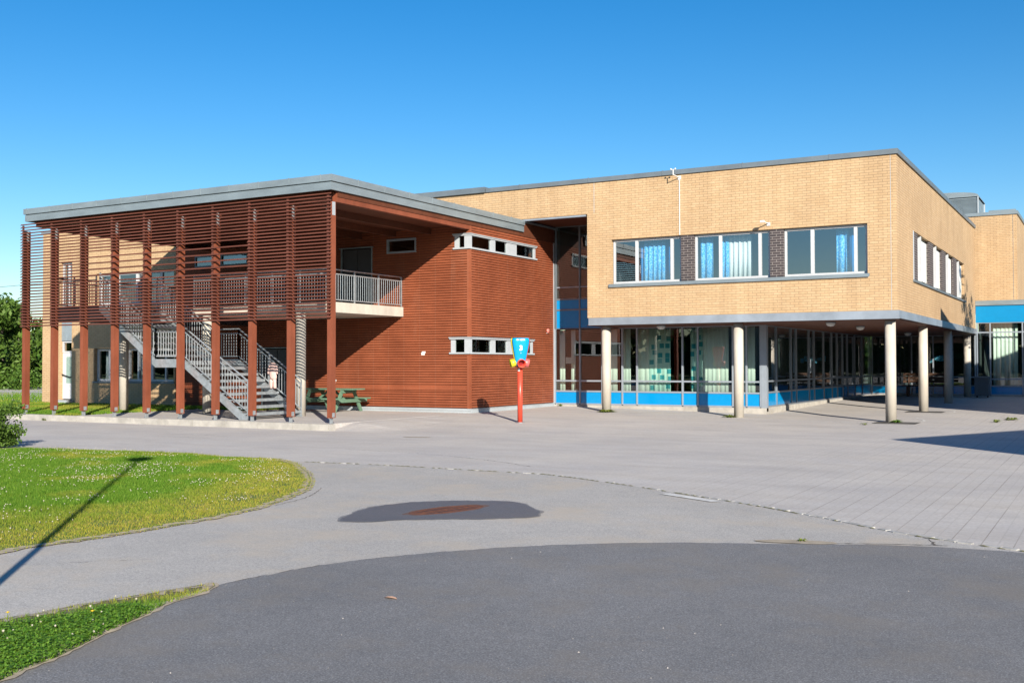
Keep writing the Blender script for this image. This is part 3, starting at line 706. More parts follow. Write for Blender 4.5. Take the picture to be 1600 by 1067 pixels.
# corner windows
def corner_window(z0, z1, xl, yr, ys, panel=None):
    mb = MB(); e = .03
    mb.box(xl-.03, XW+e, YW-e, YW+.06, z1-.05, z1); mb.box(xl-.03, XW+e, YW-e-.02, YW+.06, z0, z0+.05)
    mb.box(XW-.06, XW+e, YW+.061, yr+.03, z1-.05, z1); mb.box(XW-.06, XW+e+.02, YW+.061, yr+.03, z0, z0+.05)
    mb.box(XW-.19, XW+.012, YW-.012, YW+.11, z0+.051, z1-.051)
    mb.box(xl, xl+.16, YW+.01, YW+.06, z0+.051, z1-.051); mb.box(XW-.06, XW-.01, yr-.12, yr, z0+.051, z1-.051)
    for a, b in ys: mb.box(XW-.06, XW+.006, a, b, z0+.051, z1-.051)
    fr = mb.build('window', M['alu_pale'], W)
    pane(fr,'Y',YW+.04,xl+.16,XW-.19,z0+.05,z1-.05,M['glass'])
    ed = [YW+.11] + [v for q in ys for v in q] + [yr-.12]
    for k in range(0,len(ed),2): pane(fr,'X',XW-.04,ed[k],ed[k+1],z0+.05,z1-.05,M['glass'])
    mb = MB(); mb.box(xl-.05, XW+.05, YW-.05, YW-.031, z1-.012, z1+.02); mb.box(XW+.031, XW+.05, YW-.03, yr+.05, z1-.012, z1+.02)
    mb.build('drip_cap', M['flash'], fr)
    return fr
corner_window(5.21,5.67,-17.76,31.94,[(28.94,29.21),(29.96,30.60)])
corner_window(1.98,2.48,-17.90,31.74,[(28.94,29.21),(29.96,30.30)])
window(W,'Y',YW+.0,1,-20.35,-19.20,5.21,5.67,[],.06,gm=M['glass'],fm=M['alu'])
w = window(W,'Y',YW+.0,1,-28.9,-26.35,5.17,5.58,[(-27.6,.08)],.05,gm=M['glass_up'],fm=M['zinc_dark'])
curtain(w,'curtain',M['cur_blue'],'Y',YW+.4,-28.2,-26.5,5.0,5.6,label='blue sheet painting the sky reflection in the high strip window')  # bright blue sheet painted in for the sky these panes reflect
def double_door(d, tr):
    x0,x1,z0,z1 = d
    mb = MB(); mb.box(x0,x1,YW+.06,YW+.11,z0,z1-.03); dd = mb.build('double_door', M['door_dark'], W)
    q = MB(); q.box(x0-.04,x0,YW-.01,YW+.12,z0,z1); q.box(x1,x1+.04,YW-.01,YW+.12,z0,z1); q.box(x0-.08,x1+.08,YW-.06,YW+.10,z1,z1+.035); q.build('door_frame', M['zinc'], dd)
    q = MB(); q.box((x0+x1)/2-.008,(x0+x1)/2+.008,YW+.05,YW+.059,z0,z1-.04); q.build('door_gap', M['black'], dd)
    q = MB(); q.bar(((x0+x1)/2+.07,YW+.02,z0+1.0),((x0+x1)/2+.19,YW+.02,z0+1.0),.02,.02); q.bar(((x0+x1)/2+.07,YW+.055,z0+1.0),((x0+x1)/2+.07,YW+.01,z0+1.0),.02,.02); q.build('handle', M['galv'], dd)
double_door(door_u, 0); double_door(door_l, 0)
mb = MB(); mb.box(-28.8,XW-.3,YW+.3,34.5,2.9,3.1); mb.box(-28.8,XW-.3,YW+6.6,YW+6.7,0,5.92); mb.box(-28.9,-28.81,YW+.3,34.5,0,5.92); mb.build('interior', M['interior'], W)
# roof slab, fascia in two tiers, soffit and beams
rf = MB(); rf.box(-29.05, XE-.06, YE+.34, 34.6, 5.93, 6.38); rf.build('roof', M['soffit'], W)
fa = MB()
def tier(z0, z1, off):
    fa.box(-29.11-off, XE+off, YE-off, YE+.05, z0, z1); fa.box(XE-.05, XE+off, YE+.051, 30.98-off*0, z0, z1); fa.box(-29.11-off,-29.06, YE+.051, YW-.02, z0, z1)
tier(6.07,6.262,.0); tier(6.285,6.455,.035)
tier(6.262,6.285,-.02)
for k in range(12):
    x = -29.0 + 1.05*k; fa.box(x,x+.02,YE-.043,YE-.03,6.29,6.47)
for k in range(8):
    y = 22.0+1.15*k; fa.box(XE+.03,XE+.043,y,y+.02,6.29,6.47)
fa.box(-29.1,XE,YE+.05,34.6,6.40,6.44)
fa.build('roof_fascia', M['zinc'], W)
bm = MB(); bm.box(XW-.14, XW, YE+.32, YW-.0, 5.80, 6.06); bm.build('edge_beam', M['post'], W)
for k in range(1,9):
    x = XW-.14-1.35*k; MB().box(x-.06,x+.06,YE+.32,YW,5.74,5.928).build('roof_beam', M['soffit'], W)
# ten posts
for i in range(10):
    xr = XW-.02-1.337*i
    p = MB().box(xr-.13, xr, YE+.13, YE+.31, .31, 5.80 if i else 5.795).build('post', M['post'], W)
    q = MB(); q.box(xr-.073,xr-.057,YE+.16,YE+.28,.165,.42); q.box(xr-.11,xr-.02,YE+.17,YE+.27,.166,.176); q.box(xr+.001,xr+.006,YE+.17,YE+.27,.33,.44); q.build('post_shoe', M['galv'], p)
    q = MB(); q.box(xr+.001,xr+.008,YE+.16,YE+.28,5.45,5.79); q.build('bracket_plate', M['flash'], p)
# slat screen
sm = MB(); pitch = .0895; z = 2.84; k = 0
while z < 6.05:
    odd = (k % 2 == 1) and 4.12 < z < 4.98
    segs = [(-29.42,-17.20)] if not odd else [(-29.42,-26.30),(-20.02,-17.20)]
    for a, b in segs:
        y0 = YE+.055
        # slat leans outward: a slanted board
        sm.add([(a,y0,z+.004),(a,y0+.022,z),(a,y0+.061,z+.036),(a,y0+.040,z+.042),(b,y0,z+.004),(b,y0+.022,z),(b,y0+.061,z+.036),(b,y0+.040,z+.042)],
               [(0,1,2,3),(7,6,5,4),(0,4,5,1),(1,5,6,2),(2,6,7,3),(3,7,4,0)])
    z += pitch; k += 1
scr = sm.build('slat_screen', M['slat'], W)
q = MB()
for i in range(10):
    xr = XW-.02-1.337*i; zz = 2.85
    while zz < 5.95:
        q.box(xr-.125, xr-.055, YE+.10, YE+.128, zz+.03, zz+.075); zz += pitch
    q.box(xr-.12, xr-.06, YE+.1281, YE+.1295, 2.86, 5.95)
q.build('slat_spacer', M['slat'], scr)
# concrete columns under the walkway
for x in (-20.70,-24.45,-28.2):
    c = MB().lathe(x,23.95,[(0,.16),(.145,.16),(.145,3.17),(0,3.17)],28).build('concrete_column', M['concrete'], W)
    for p in c.data.polygons: p.use_smooth = abs(p.normal.z) < .5
# walkway slab and steel platform
MB().box(-25.1,-19.69,23.98,YW-.002,3.18,3.48).build('walkway_slab', M['concrete'], W)
mb = MB(); mb.box(-28.6,-26.3,21.5,21.6,3.02,3.42); mb.box(-28.6,-28.5,21.61,YW-.01,3.02,3.42); mb.box(-26.4,-26.3,23.1,YW-.01,3.02,3.42); mb.box(-26.29,-25.11,24.0,24.1,3.05,3.42); mb.box(-28.49,-26.41,24.3,24.4,3.02,3.42)
yy = 21.62
while yy < YW-.1: mb.box(-28.48,-26.42,yy,yy+.02,3.425,3.465); yy += .055
yy = 24.12
while yy < YW-.1: mb.box(-26.29,-25.12,yy,yy+.02,3.425,3.465); yy += .055
mb.build('steel_platform', M['steel_dark'], W)
def railing(parent, pts, h=.95, base=.1, m=None, name='railing', posts=None, double=True):
    """posts, top rail, balusters along a 3-D polyline"""
    m = m or M['galv']
    pm = MB(); bmn = MB()
    for a, b in zip(pts[:-1], pts[1:]):
        a = Vector(a); b = Vector(b); ln = (Vector((b.x,b.y,0))-Vector((a.x,a.y,0))).length
        pm.tube(a+Vector((0,0,h)), b+Vector((0,0,h)), .022, n=8)
        pm.bar(a+Vector((0,0,h-.13)), b+Vector((0,0,h-.13)), .018, .03); pm.bar(a+Vector((0,0,base)), b+Vector((0,0,base)), .018, .03)
        n = max(2, int(round(ln/.105)))
        for k in range(1,n):
            p = a.lerp(b, k/n); bmn.tube(p+Vector((0,0,base)), p+Vector((0,0,h-.13)), .0075, n=5, caps=False)
        np_ = max(1, int(round(ln/1.15)))
        for k in range(np_+1):
            p = a.lerp(b, k/np_); pm.box(p.x-.018,p.x+.018,p.y-.018,p.y+.018,p.z-.12,p.z+h)
    r = pm.build(name, m, parent); bmn.build('balusters', m, r); return r
railing(W, [(-19.72,27.6,3.48),(-19.72,24.02,3.48),(-25.1,24.02,3.48)], .95, .07)
railing(W, [(-28.58,27.5,3.45),(-28.58,21.55,3.45),(-26.6,21.55,3.45)], .90, .07, M['steel_dark'])
for x, y, lb in ((-18.35,22.4,'round lamp under the timber canopy, nearest its front right corner'),(-20.3,22.3,'round lamp under the timber canopy behind the right end of the screen'),(-22.9,22.3,'round lamp under the timber canopy behind the middle of the screen'),(-25.6,22.3,'round lamp under the timber canopy behind the left part of the screen')):
    bowl_lamp(x, y, 5.929, lb)

# ------------------------------------------------------------------ left brick wing
Lw = thing('brick_wing', 'yellow brick wing seen behind the left half of the slatted screen', 'building', (-33.5,31,0))
wins = [(-34.25,-32.95,1.04,2.30),(-32.5,-29.95,1.04,2.30),(-34.15,-29.95,3.95,5.18)]
dcol = (-36.27,-35.56,.30,5.72)
mb = MB(); wallY(mb, YW, .3, -37.32, -29.86, -.05, 6.90, wins+[dcol]); mb.box(-37.32,-37.02,YW+.301,44,-.05,6.9); mb.box(-30.16,-29.86,YW+.301,44,5.2,6.9)
mb.build('brick_wall', M['brick'], Lw)
MB().box(-37.38,-29.87,YW-.05,44,6.902,7.02).build('roof_coping', M['zinc'], Lw)
for k,(a,b,c,d) in enumerate(wins):
    mul = {0:[(-33.55,.09)],1:[(-31.95,.09),(-31.3,.3),(-30.5,.08)],2:[(-33.1,.10),(-32.05,.12),(-31.4,.12),(-30.75,.12)]}[k]
    w = window(Lw,'Y',YW+.14,1,a+.01,b-.01,c+.01,d-.01,mul,.08,gm=M['glass_up'])
    MB().box(a-.06,b+.06,YW-.04,YW+.13,c-.06,c-.001).build('window_sill', M['zinc_dark'], w)
    curtain(w,'curtain',M['cur_cream'],'Y',YW+.5,a+.1,a+.45,c-.1,d)
MB().box(-31.75,-31.5,YW+.03,YW+.13,3.96,5.17).build('brick_pier', M['dark_brick'], Lw)
q = MB(); q.box(-36.26,-35.57,YW+.08,YW+.14,2.62,3.95); q.box(-36.0,-35.98,YW+.065,YW+.08,2.62,3.95); q.box(-35.78,-35.76,YW+.065,YW+.08,2.62,3.95); q.build('spandrel_panel', M['grey_panel'], Lw)
w = window(Lw,'Y',YW+.12,1,-36.26,-35.57,3.96,5.71,[(-35.9,.06)],.06)
w = window(Lw,'Y',YW+.12,1,-36.26,-35.57,2.16,2.61,[],.06)
q = MB(); q.box(-36.26,-35.57,YW+.14,YW+.19,.34,2.15); dd = q.build('door', M['door_white'], Lw)
pane(dd,'Y',YW+.135,-36.05,-35.68,.95,2.0,M['glass']); q = MB(); q.bar((-35.72,YW+.05,1.2),(-36.2,YW+.05,1.3),.03,.03); q.bar((-35.72,YW+.13,1.2),(-35.72,YW+.05,1.2),.03,.03); q.bar((-36.2,YW+.13,1.3),(-36.2,YW+.05,1.3),.03,.03); q.build('handle', M['black'], dd)
MB().box(-36.4,-35.45,YW-.3,YW+.12,.1,.30).build('door_step', M['flash'], Lw)
room(Lw,-37.0,-30.2,YW+.9,36,.2,3.0); MB().box(-37,-30.2,YW+3,YW+3.1,3.1,6.5).build('interior', M['interior'], Lw)

# ------------------------------------------------------------------ steel staircase
S = thing('metal_staircase', 'galvanised steel stair with a half landing rising behind the timber posts', 'staircase', (-20.4,22,0.17))
ya, yb = 21.44, 23.6
P0 = (-20.38,.17); P1 = (-22.80,1.78); P2 = (-23.92,1.78); P3 = (-26.30,3.45)
def stringer(y):
    mb = MB(); h = .19
    for a, b in ((P0,P1),(P2,P3)):
        dx = b[0]-a[0]; dz = b[1]-a[1]; l = math.hypot(dx,dz); ang = l/abs(dx)
        top = .05; v = h*ang
        y0, y1 = y-.03, y+.03
        pts = [(a[0],a[1]+top),(b[0],b[1]+top),(b[0],b[1]+top-v),(a[0]+ (0),max(.17,a[1]+top-v) if a is P0 else a[1]+top-v)]
        if a is P0:
            zz = .17; xx = a[0] + (zz-(a[1]+top-v))/dz*dx; pts = [(a[0]+.02,a[1]),(a[0]+.02,a[1]+top),(b[0],b[1]+top),(b[0],b[1]+top-v),(xx,zz)]
        n = len(pts)
        mb.add([(p[0],y0,p[1]) for p in pts]+[(p[0],y1,p[1]) for p in pts],[tuple(range(n-1,-1,-1)),tuple(range(n,2*n))]+[(i,(i+1)%n,n+(i+1)%n,n+i) for i in range(n)])
    mb.box(P2[0]+.001,P1[0]-.001,y-.03,y+.03,P1[1]-.19,P1[1]+.05)
    return mb.build('stringer', M['galv'], S)
stringer(ya); stringer(yb)
for a, b, n in ((P0,P1,9),(P2,P3,9)):
    for k in range(n):
        x = a[0]+(b[0]-a[0])*(k+.5)/n; z = a[1]+(b[1]-a[1])*(k+1)/(n)
        if k == n-1: continue
        mb = MB(); mb.box(x-.15,x+.13,ya+.031,yb-.031,z-.03,z); mb.box(x+.11,x+.131,ya+.032,yb-.032,z-.075,z-.031); mb.build('tread', M['galv'], S)
mb = MB(); mb.box(P2[0]-.12,P1[0]+.02,ya+.031,yb-.031,P1[1]-.03,P1[1]); mb.box(P1[0]+.0,P1[0]+.02,ya+.031,yb-.031,P1[1]-.12,P1[1]-.031); mb.build('landing', M['galv'], S)
rl = [(P0[0],ya,P0[1]+.12),(P1[0],ya,P1[1]+.02),(P2[0],ya,P2[1]+.02),(P3[0],ya,P3[1]+.02)]
railing(S, rl, .93, .11)
railing(S, [(p[0],yb,p[2]) for p in rl], .93, .11)
# child's overalls hung on the stair railing
gx, gy, gzz = -21.40, yb-.06, 1.80
Gm = thing('child_overalls', 'small pale pink overalls hung over the stair railing', 'clothing', (gx,gy,1.4))
def soft(parts, name, m, parent):
    mb = MB()
    for ring in parts:
        n = 14; vs = []
        for (cx,cy,cz,rx,ry) in ring:
            for k in range(n):
                t = 2*PI*k/n; w = 1+.12*math.sin(3*t+cz*20); vs.append((cx+rx*w*math.cos(t), cy+ry*w*math.sin(t), cz))
        m_ = len(ring); fs = [(j*n+k, j*n+(k+1)%n, (j+1)*n+(k+1)%n, (j+1)*n+k) for j in range(m_-1) for k in range(n)]
        fs += [tuple(range(n-1,-1,-1)), tuple(range((m_-1)*n, m_*n))]
        mb.add(vs, fs)
    return mb.build(name, m, parent, True)
soft([[(gx,gy,1.72,.05,.03),(gx,gy,1.66,.12,.045),(gx,gy,1.56,.135,.05),(gx,gy,1.40,.125,.05),(gx+.01,gy,1.30,.12,.05),(gx+.01,gy,1.23,.115,.045)]],'bodice',M['pink_cloth'],Gm)
for s in (-1,1):
    soft([[(gx+s*.06,gy,1.24,.058,.04),(gx+s*.065,gy,1.15,.055,.04),(gx+s*.07,gy,1.03,.048,.035),(gx+s*.072,gy,0.97,.045,.03)]],'trouser_leg',M['pink_cloth'],Gm)
    soft([[(gx+s*.10,gy,1.66,.04,.03),(gx+s*.15,gy-.01,1.56,.042,.03),(gx+s*.165,gy-.01,1.45,.036,.028),(gx+s*.165,gy-.01,1.39,.03,.025)]],'sleeve',M['pink_cloth'],Gm)

# ------------------------------------------------------------------ picnic table
P = thing('picnic_table', 'green painted wooden picnic table with attached benches beside the red wall', 'picnic table', (-21.8,26.7,.165))
tz = .165
for k in range(5): MB().box(-22.85,-20.75,26.36+k*.145,26.36+k*.145+.13,tz+.70,tz+.74).build('table_board', M['green_paint'], P)
for y in (25.92,27.24):
    for k in range(2): MB().box(-22.85,-20.75,y+k*.13-.12,y+k*.13,tz+.41,tz+.45).build('bench_board', M['green_paint'], P)
for x in (-22.45,-21.15):
    for s in (-1,1):
        q = MB(); q.bar((x,26.71+s*.68,tz),(x,26.71+s*.27,tz+.695),.045,.12,(0,1,0)); q.build('leg', M['green_paint'], P)
    q = MB(); q.box(x+.024,x+.064,25.78,27.62,tz+.30,tz+.405); q.build('bench_bearer', M['green_paint'], P)
    q = MB(); q.box(x+.024,x+.064,26.36,27.07,tz+.60,tz+.695); q.build('top_bearer', M['green_paint'], P)
    s = 1 if x < -22 else -1
    q = MB(); q.bar((x+s*.06,26.7,tz+.34),(x+s*.55,26.7,tz+.68),.06,.06); q.build('brace', M['green_paint'], P)

# ------------------------------------------------------------------ funnel ball post
tx, ty = -14.0, 25.08; g0 = float(gz(tx,ty))
F = thing('funnel_ball_post', 'red play post topped by a blue and yellow ball funnel marked 3', 'play equipment', (tx,ty,g0))
c = MB().lathe(tx,ty,[(0,g0-.02),(.07,g0-.02),(.07,1.56),(0,1.56)],24).build('pole', M['red_toy'], F)
for p in c.data.polygons: p.use_smooth = abs(p.normal.z) < .5
MB().lathe(tx,ty,[(0,g0),(.13,g0+.0),(.13,g0+.014),(.07,g0+.014)],20).build('base_plate', M['galv'], F)
MB().lathe(tx,ty,[(0,1.56),(.12,1.56),(.12,1.585),(0,1.585)],20).build('top_plate', M['pink_toy'], F)
MB().box(tx-.02,tx+.04,ty-.0735,ty-.068,1.47,1.55).build('sticker', M['white'], F)
ca = math.atan2(-ty,-tx)              # the panel with the number faces the yard
def funnel_panel(a0, m, name):
    """one third of the funnel: a curved tapering shell with a lip"""
    mb = MB(); n = 12; rows = [(1.62,.115),(1.70,.135),(1.85,.17),(2.0,.20),(2.15,.228),(2.27,.245),(2.33,.245),(2.365,.225)]
    vs = []
    for z, r in rows:
        for k in range(n+1):
            t = -1.02 + 2.04*k/n
            # flattened triangular section
            rr = r*(1.0 - .15*math.cos(3*t))
            vs.append((tx+rr*math.cos(a0+t), ty+rr*math.sin(a0+t), z))
    for z, r in rows[::-1]:
        for k in range(n+1):
            t = -1.02 + 2.04*k/n; rr = (r-.018)*(1-.15*math.cos(3*t))
            vs.append((tx+rr*math.cos(a0+t), ty+rr*math.sin(a0+t), z-.002))
    R_ = len(rows)*2; w = n+1
    fs = [(j*w+k, j*w+k+1, ((j+1)%R_)*w+k+1, ((j+1)%R_)*w+k) for j in range(R_) for k in range(n)]
    # side lips
    fs += [(j*w, (j+1)*w, (R_-2-j)*w, (R_-1-j)*w) for j in range(len(rows)-1)]
    fs += [(j*w+n, (R_-1-j)*w+n, (R_-2-j)*w+n, (j+1)*w+n) for j in range(len(rows)-1)]
    mb.add(vs, fs); return mb.build(name, m, F, True)
fa0 = ca + .16
pb = funnel_panel(fa0, M['blue_toy'], 'funnel_panel'); pb['label'] = 'blue front panel with a white 3'
py_ = funnel_panel(fa0-2*PI/3, M['yellow_toy'], 'funnel_panel'); py_['label'] = 'yellow side panel'
pr_ = funnel_panel(fa0+2*PI/3, M['red_toy'], 'funnel_panel'); pr_['label'] = 'red side panel'
tr_ = MB().lathe(tx,ty,[(0,1.586),(.085,1.586),(.10,1.70),(.06,1.75),(0,1.75)],20).build('funnel_base', M['dark_red'], F)
def outlet(ang, m, out=.24, r=.105, zc=1.70):
    mb = MB(); d = Vector((math.cos(ang), math.sin(ang), -.25)).normalized(); c0 = Vector((tx,ty,zc+.04)); 
    a = c0 + d*.05; b = c0 + d*out
    u = d.cross(Vector((0,0,1))).normalized(); w = d.cross(u); n = 20; vs = []
    prof = [(a,r*.75),(a.lerp(b,.6),r*1.02),(b,r*1.1),(b,r*.96),(a.lerp(b,.3),r*.8)]
    for p, rr in prof:
        for k in range(n): t = 2*PI*k/n; vs.append(p+u*(rr*math.cos(t))+w*(rr*math.sin(t)))
    mb.add(vs, [(j*n+k, j*n+(k+1)%n, (j+1)*n+(k+1)%n, (j+1)*n+k) for j in range(4) for k in range(n)])
    o = mb.build('ball_outlet', m, F, True)
    q = MB(); cc = a.lerp(b,.35); q.add([cc+u*(r*.8*math.cos(2*PI*k/n))+w*(r*.8*math.sin(2*PI*k/n)) for k in range(n)], [tuple(range(n))]); q.build('outlet_bottom', M['dark_red'], o)
    return o
outlet(ca+.20, M['red_toy'], .27)['label'] = 'red outlet facing the yard'
outlet(ca-1.35, M['yellow_toy'], .27)['label'] = 'yellow outlet'
outlet(ca+1.75, M['pink_toy'], .25)['label'] = 'faded red outlet'
# digit 3 on the blue panel, laid on its curve
cu = bpy.data.curves.new('numeral', 'FONT'); cu.body = '3'; cu.size = .18; cu.extrude = .004; cu.offset = .010; cu.align_x = 'CENTER'; cu.align_y = 'CENTER'
to = bpy.data.objects.new('numeral', cu); col.objects.link(to)
dg = bpy.context.evaluated_depsgraph_get(); me = bpy.data.meshes.new_from_object(to.evaluated_get(dg)); bpy.data.objects.remove(to)
zc = 2.09; rr = .217*.85; slope = math.atan2(.045,.27)
no = bpy.data.objects.new('numeral', me); me.materials.clear(); me.materials.append(M['white']); col.objects.link(no); no.parent = F
nrm = Vector((math.cos(fa0), math.sin(fa0), -math.sin(slope))).normalized(); rt = Vector((-math.sin(fa0), math.cos(fa0), 0)); upv = nrm.cross(rt).normalized()
pos = Vector((tx+rr*math.cos(fa0), ty+rr*math.sin(fa0), zc)) + nrm*.008
no.matrix_local = Matrix.Translation(pos-Vector((tx,ty,g0))) @ Matrix((rt,upv,nrm)).transposed().to_4x4()
for dz in (-.13,.21):
    q = MB(); pc = Vector((tx+(.192 if dz<0 else .247)*.85*math.cos(fa0), ty+(.192 if dz<0 else .247)*.85*math.sin(fa0), zc+dz)); q.tube(pc-nrm*.01, pc+nrm*.012, .011, n=10); q.build('bolt', M['white'], F)

# ------------------------------------------------------------------ small things on the walls
t = thing('alarm_bell', 'small faded red bell on the timber wall near the blue glazing', 'bell', (XW,32.77,2.82))
q = MB(); q.lathe(0,0,[(0,0),(.07,0),(.085,.03),(.07,.06),(0,.075)],20); q.v = [(XW+.002+p[2],32.77+p[0],2.82+p[1]) for p in q.v]; q.build('dome', M['red_bell'], t, True)
MB().box(XW-.001,XW+.018,32.72,32.82,2.73,2.75).build('back_plate', M['white'], t)
t = thing('weather_sensor', 'white weather sensor on a bracket at the brick roof edge', 'sensor', (-11.64,YB,7.45))
q = MB(); q.bar((-11.64,YB-.003,7.40),(-11.72,YB-.34,7.46),.02,.02); q.box(-11.69,-11.59,YB-.02,YB-.001,7.34,7.46); q.build('bracket', M['white'], t)
q = MB(); q.tube((-11.72,YB-.34,7.44),(-11.72,YB-.34,7.62),.014,n=8); q.tube((-11.79,YB-.34,7.61),(-11.65,YB-.34,7.61),.010,n=8); q.build('mast', M['white'], t)
for s in (-1,1):
    q = MB(); q.lathe(-11.72+s*.07,YB-.34,[(0,7.60),(.02,7.605),(.026,7.63),(.015,7.65),(0,7.655)],10); q.build('cup', M['white'], t, True)
o = MB().box(-11.652,-11.628,YB-.02,YB-.001,5.63,7.335).build('cable_conduit', M['white']); tag(o,'thin white conduit running down the brick from roof sensor to window','conduit')
t = thing('floodlight', 'small white bracket light above the second window pier on the brick wall', 'wall light', (-8.87,YB,5.80))
q = MB(); q.bar((-8.87,YB-.001,5.80),(-8.95,YB-.30,5.83),.022,.022); q.box(-8.92,-8.82,YB-.02,YB-.001,5.73,5.83); q.build('arm', M['white'], t)
q = MB(); q.box(-9.02,-8.90,YB-.36,YB-.28,5.80,5.86); q.build('lamp_head', M['white'], t)
for x, z, lb in ((-19.0,1.95,'worn pale sticker on the boards right of the picnic table'),(-22.55,1.05,'small pale sticker on the boards above the picnic table')):
    q = MB(); q.box(x,x+.13,YW-.004,YW+.001,z,z+.09); q.box(x+.03,x+.16,YW-.0045,YW+.001,z+.06,z+.12); tag(q.build('sticker', M['paper']), lb, 'sticker')

# bench and waste container in the shade under the block
t = thing('wooden_bench', 'dark wooden bench with a back in the shade behind the columns', 'bench', (-7.1,48.9,.24))
for k in range(3): MB().box(-8.1,-6.1,48.5+k*.15,48.62+k*.15,.68,.72).build('seat_board', M['bench_wood'], t)
for k in range(3): MB().box(-8.1,-6.1,48.97,49.01,.82+k*.15,.94+k*.15).build('back_board', M['bench_wood'], t)
for x in (-7.9,-6.4):
    q = MB(); q.box(x,x+.08,48.5,48.95,.24,.66); q.box(x+.01,x+.07,48.9,48.96,.66,1.22); q.build('leg', M['bench_wood'], t)
t = thing('waste_container', 'grey wheeled waste container in the shade by the glazed wing', 'container', (-4.85,48.6,.23))
q = MB(); q.box(-5.15,-4.6,48.3,48.9,.30,1.05); q.build('body', M['bin_grey'], t)
q = MB(); q.box(-5.18,-4.57,48.26,48.93,1.051,1.11); q.build('lid', M['zinc_dark'], t)
for x in (-5.08,-4.67):
    q = MB(); q.tube((x-.03,48.6,.30),(x+.03,48.6,.30),.07,n=14); q.build('wheel', M['black'], t)

# drain grate
t = thing('drain_grate', 'rusty iron drain grate set in the damp asphalt patch', 'drain', (-6.62,10.15,.008))
cx_, cy_ = -6.61, 10.14; ax = Vector((.30,1.0,0)).normalized(); bx = Vector((-ax.y,ax.x,0)); sa, sb = .50, .20
def el(t, k=1.0): return (cx_+ax.x*sa*k*math.cos(t)+bx.x*sb*k*math.sin(t), cy_+ax.y*sa*k*math.cos(t)+bx.y*sb*k*math.sin(t))
q = MB(); n = 40; q.v = [(*el(2*PI*k/n,1.0),.013) for k in range(n)]+[(*el(2*PI*k/n,.90),.013) for k in range(n)]+[(*el(2*PI*k/n,1.06),.0095) for k in range(n)]+[(*el(2*PI*k/n,.90),.0095) for k in range(n)]
q.f = [(k,(k+1)%n,n+(k+1)%n,n+k) for k in range(n)]+[(2*n+k,2*n+(k+1)%n,(k+1)%n,k) for k in range(n)]+[(n+k,n+(k+1)%n,3*n+(k+1)%n,3*n+k) for k in range(n)]
q.build('frame', M['rust'], t)
q = MB()
for k in range(11):
    y = cy_-.48+.096*k; xs_ = [x for x in np.linspace(cx_-.6,cx_+.6,240) if ((x-cx_)*ax.x+(y+.02-cy_)*ax.y)**2/(sa*.9)**2 + ((x-cx_)*bx.x+(y+.02-cy_)*bx.y)**2/(sb*.9)**2 < 1]
    if len(xs_) > 3: q.box(xs_[0]-.01,xs_[-1]+.01,y,y+.046,.0094,.0122)
p_ = [Vector((*el(0,.9),0)), Vector((*el(PI,.9),0))]
q.bar(p_[0]+Vector((0,0,.011)), p_[1]+Vector((0,0,.011)), .03, .0035); q.build('bars', M['rust'], t)
MB().poly([el(2*PI*k/n,.93) for k in range(n)], .0091).build('pit', M['black'], t)
o = MB().poly([el(2*PI*k/n,1.18+.06*math.sin(5*k)) for k in range(n)], .0088).build('rust_stain', simple('rust_stained_asphalt', (.17,.10,.075), .8)); tag(o, kind='structure')

# power cables far left, with their poles outside the picture
for z, lb in ((8.1,'upper thin black power cable crossing the sky at far left'),(5.2,'lower thin black power cable in front of the trees at far left')):
    q = MB(); pts = [Vector((-125+ k*9.5, 50-k*.4, z-.9*math.sin(PI*k/10))) for k in range(11)]
    for a, b in zip(pts[:-1], pts[1:]): q.tube(a, b, .014, n=5, caps=False)
    tag(q.build('power_cable', M['cable']), lb, 'cable')

# ------------------------------------------------------------------ markings, edging, grit
def strip(pts, w, z, name, m, jitter=0):
    mb = MB()
    for a, b in zip(pts[:-1], pts[1:]):
        a = Vector((*a,0)); b = Vector((*b,0)); d = (b-a).normalized(); s = Vector((-d.y,d.x,0))*w/2
        za, zb = float(gz(a.x,a.y))+z, float(gz(b.x,b.y))+z
        mb.quad((a.x-s.x,a.y-s.y,za),(b.x-s.x,b.y-s.y,zb),(b.x+s.x,b.y+s.y,zb),(a.x+s.x,a.y+s.y,za))
    o = mb.build(name, m); tag(o, kind='structure'); return o
strip([(-11.2,30.1),(-10.6,30.35),(-9.9,30.5),(-9.2,30.5)], .055, .005, 'painted_line', M['mark'])
strip([(-7.0,30.9),(-6.1,30.5),(-5.3,30.2),(-4.75,30.15)], .055, .005, 'painted_line', M['mark'])
strip([(-5.2,33.6),(-4.9,32.8),(-4.75,32.2),(-4.8,31.7)], .055, .005, 'painted_line', M['mark'])
strip([(-5.1,36.0),(-4.75,36.3),(-4.55,36.9),(-4.6,37.5),(-4.9,38.0)], .06, .005, 'painted_line', M['mark'])
strip([(-9.2,28.6),(-7.4,28.3),(-5.9,28.0),(-4.6,27.6)], .05, .005, 'painted_line', M['mark'])
strip([(-13.6,31.3),(-12.7,31.5)], .06, .005, 'painted_line', M['mark'])
strip([(-19.9,17.5),(-18.9,17.55),(-17.9,17.65)], .05, .005, 'painted_line', M['mark'])
strip([(-20.2,18.3),(-19.2,18.35),(-18.0,18.3)], .05, .005, 'painted_line', M['mark'])
flat('painted_line', [(-5.05,12.66),(-4.22,12.22),(-4.12,12.32),(-4.95,12.77)], .012, M['mark'])
def blob(cx, cy, rx, ry, rot, n=16, j=.2):
    return [(cx+math.cos(rot)*rx*math.cos(t)*q-math.sin(rot)*ry*math.sin(t)*q, cy+math.sin(rot)*rx*math.cos(t)*q+math.cos(rot)*ry*math.sin(t)*q) for t, q in ((2*PI*k/n, 1+random.uniform(-j,j)) for k in range(n))]
flat('dirt_patch', smooth_loop(blob(-2.58,9.86,.35,.10,.25),2), .0115, M['soil'])
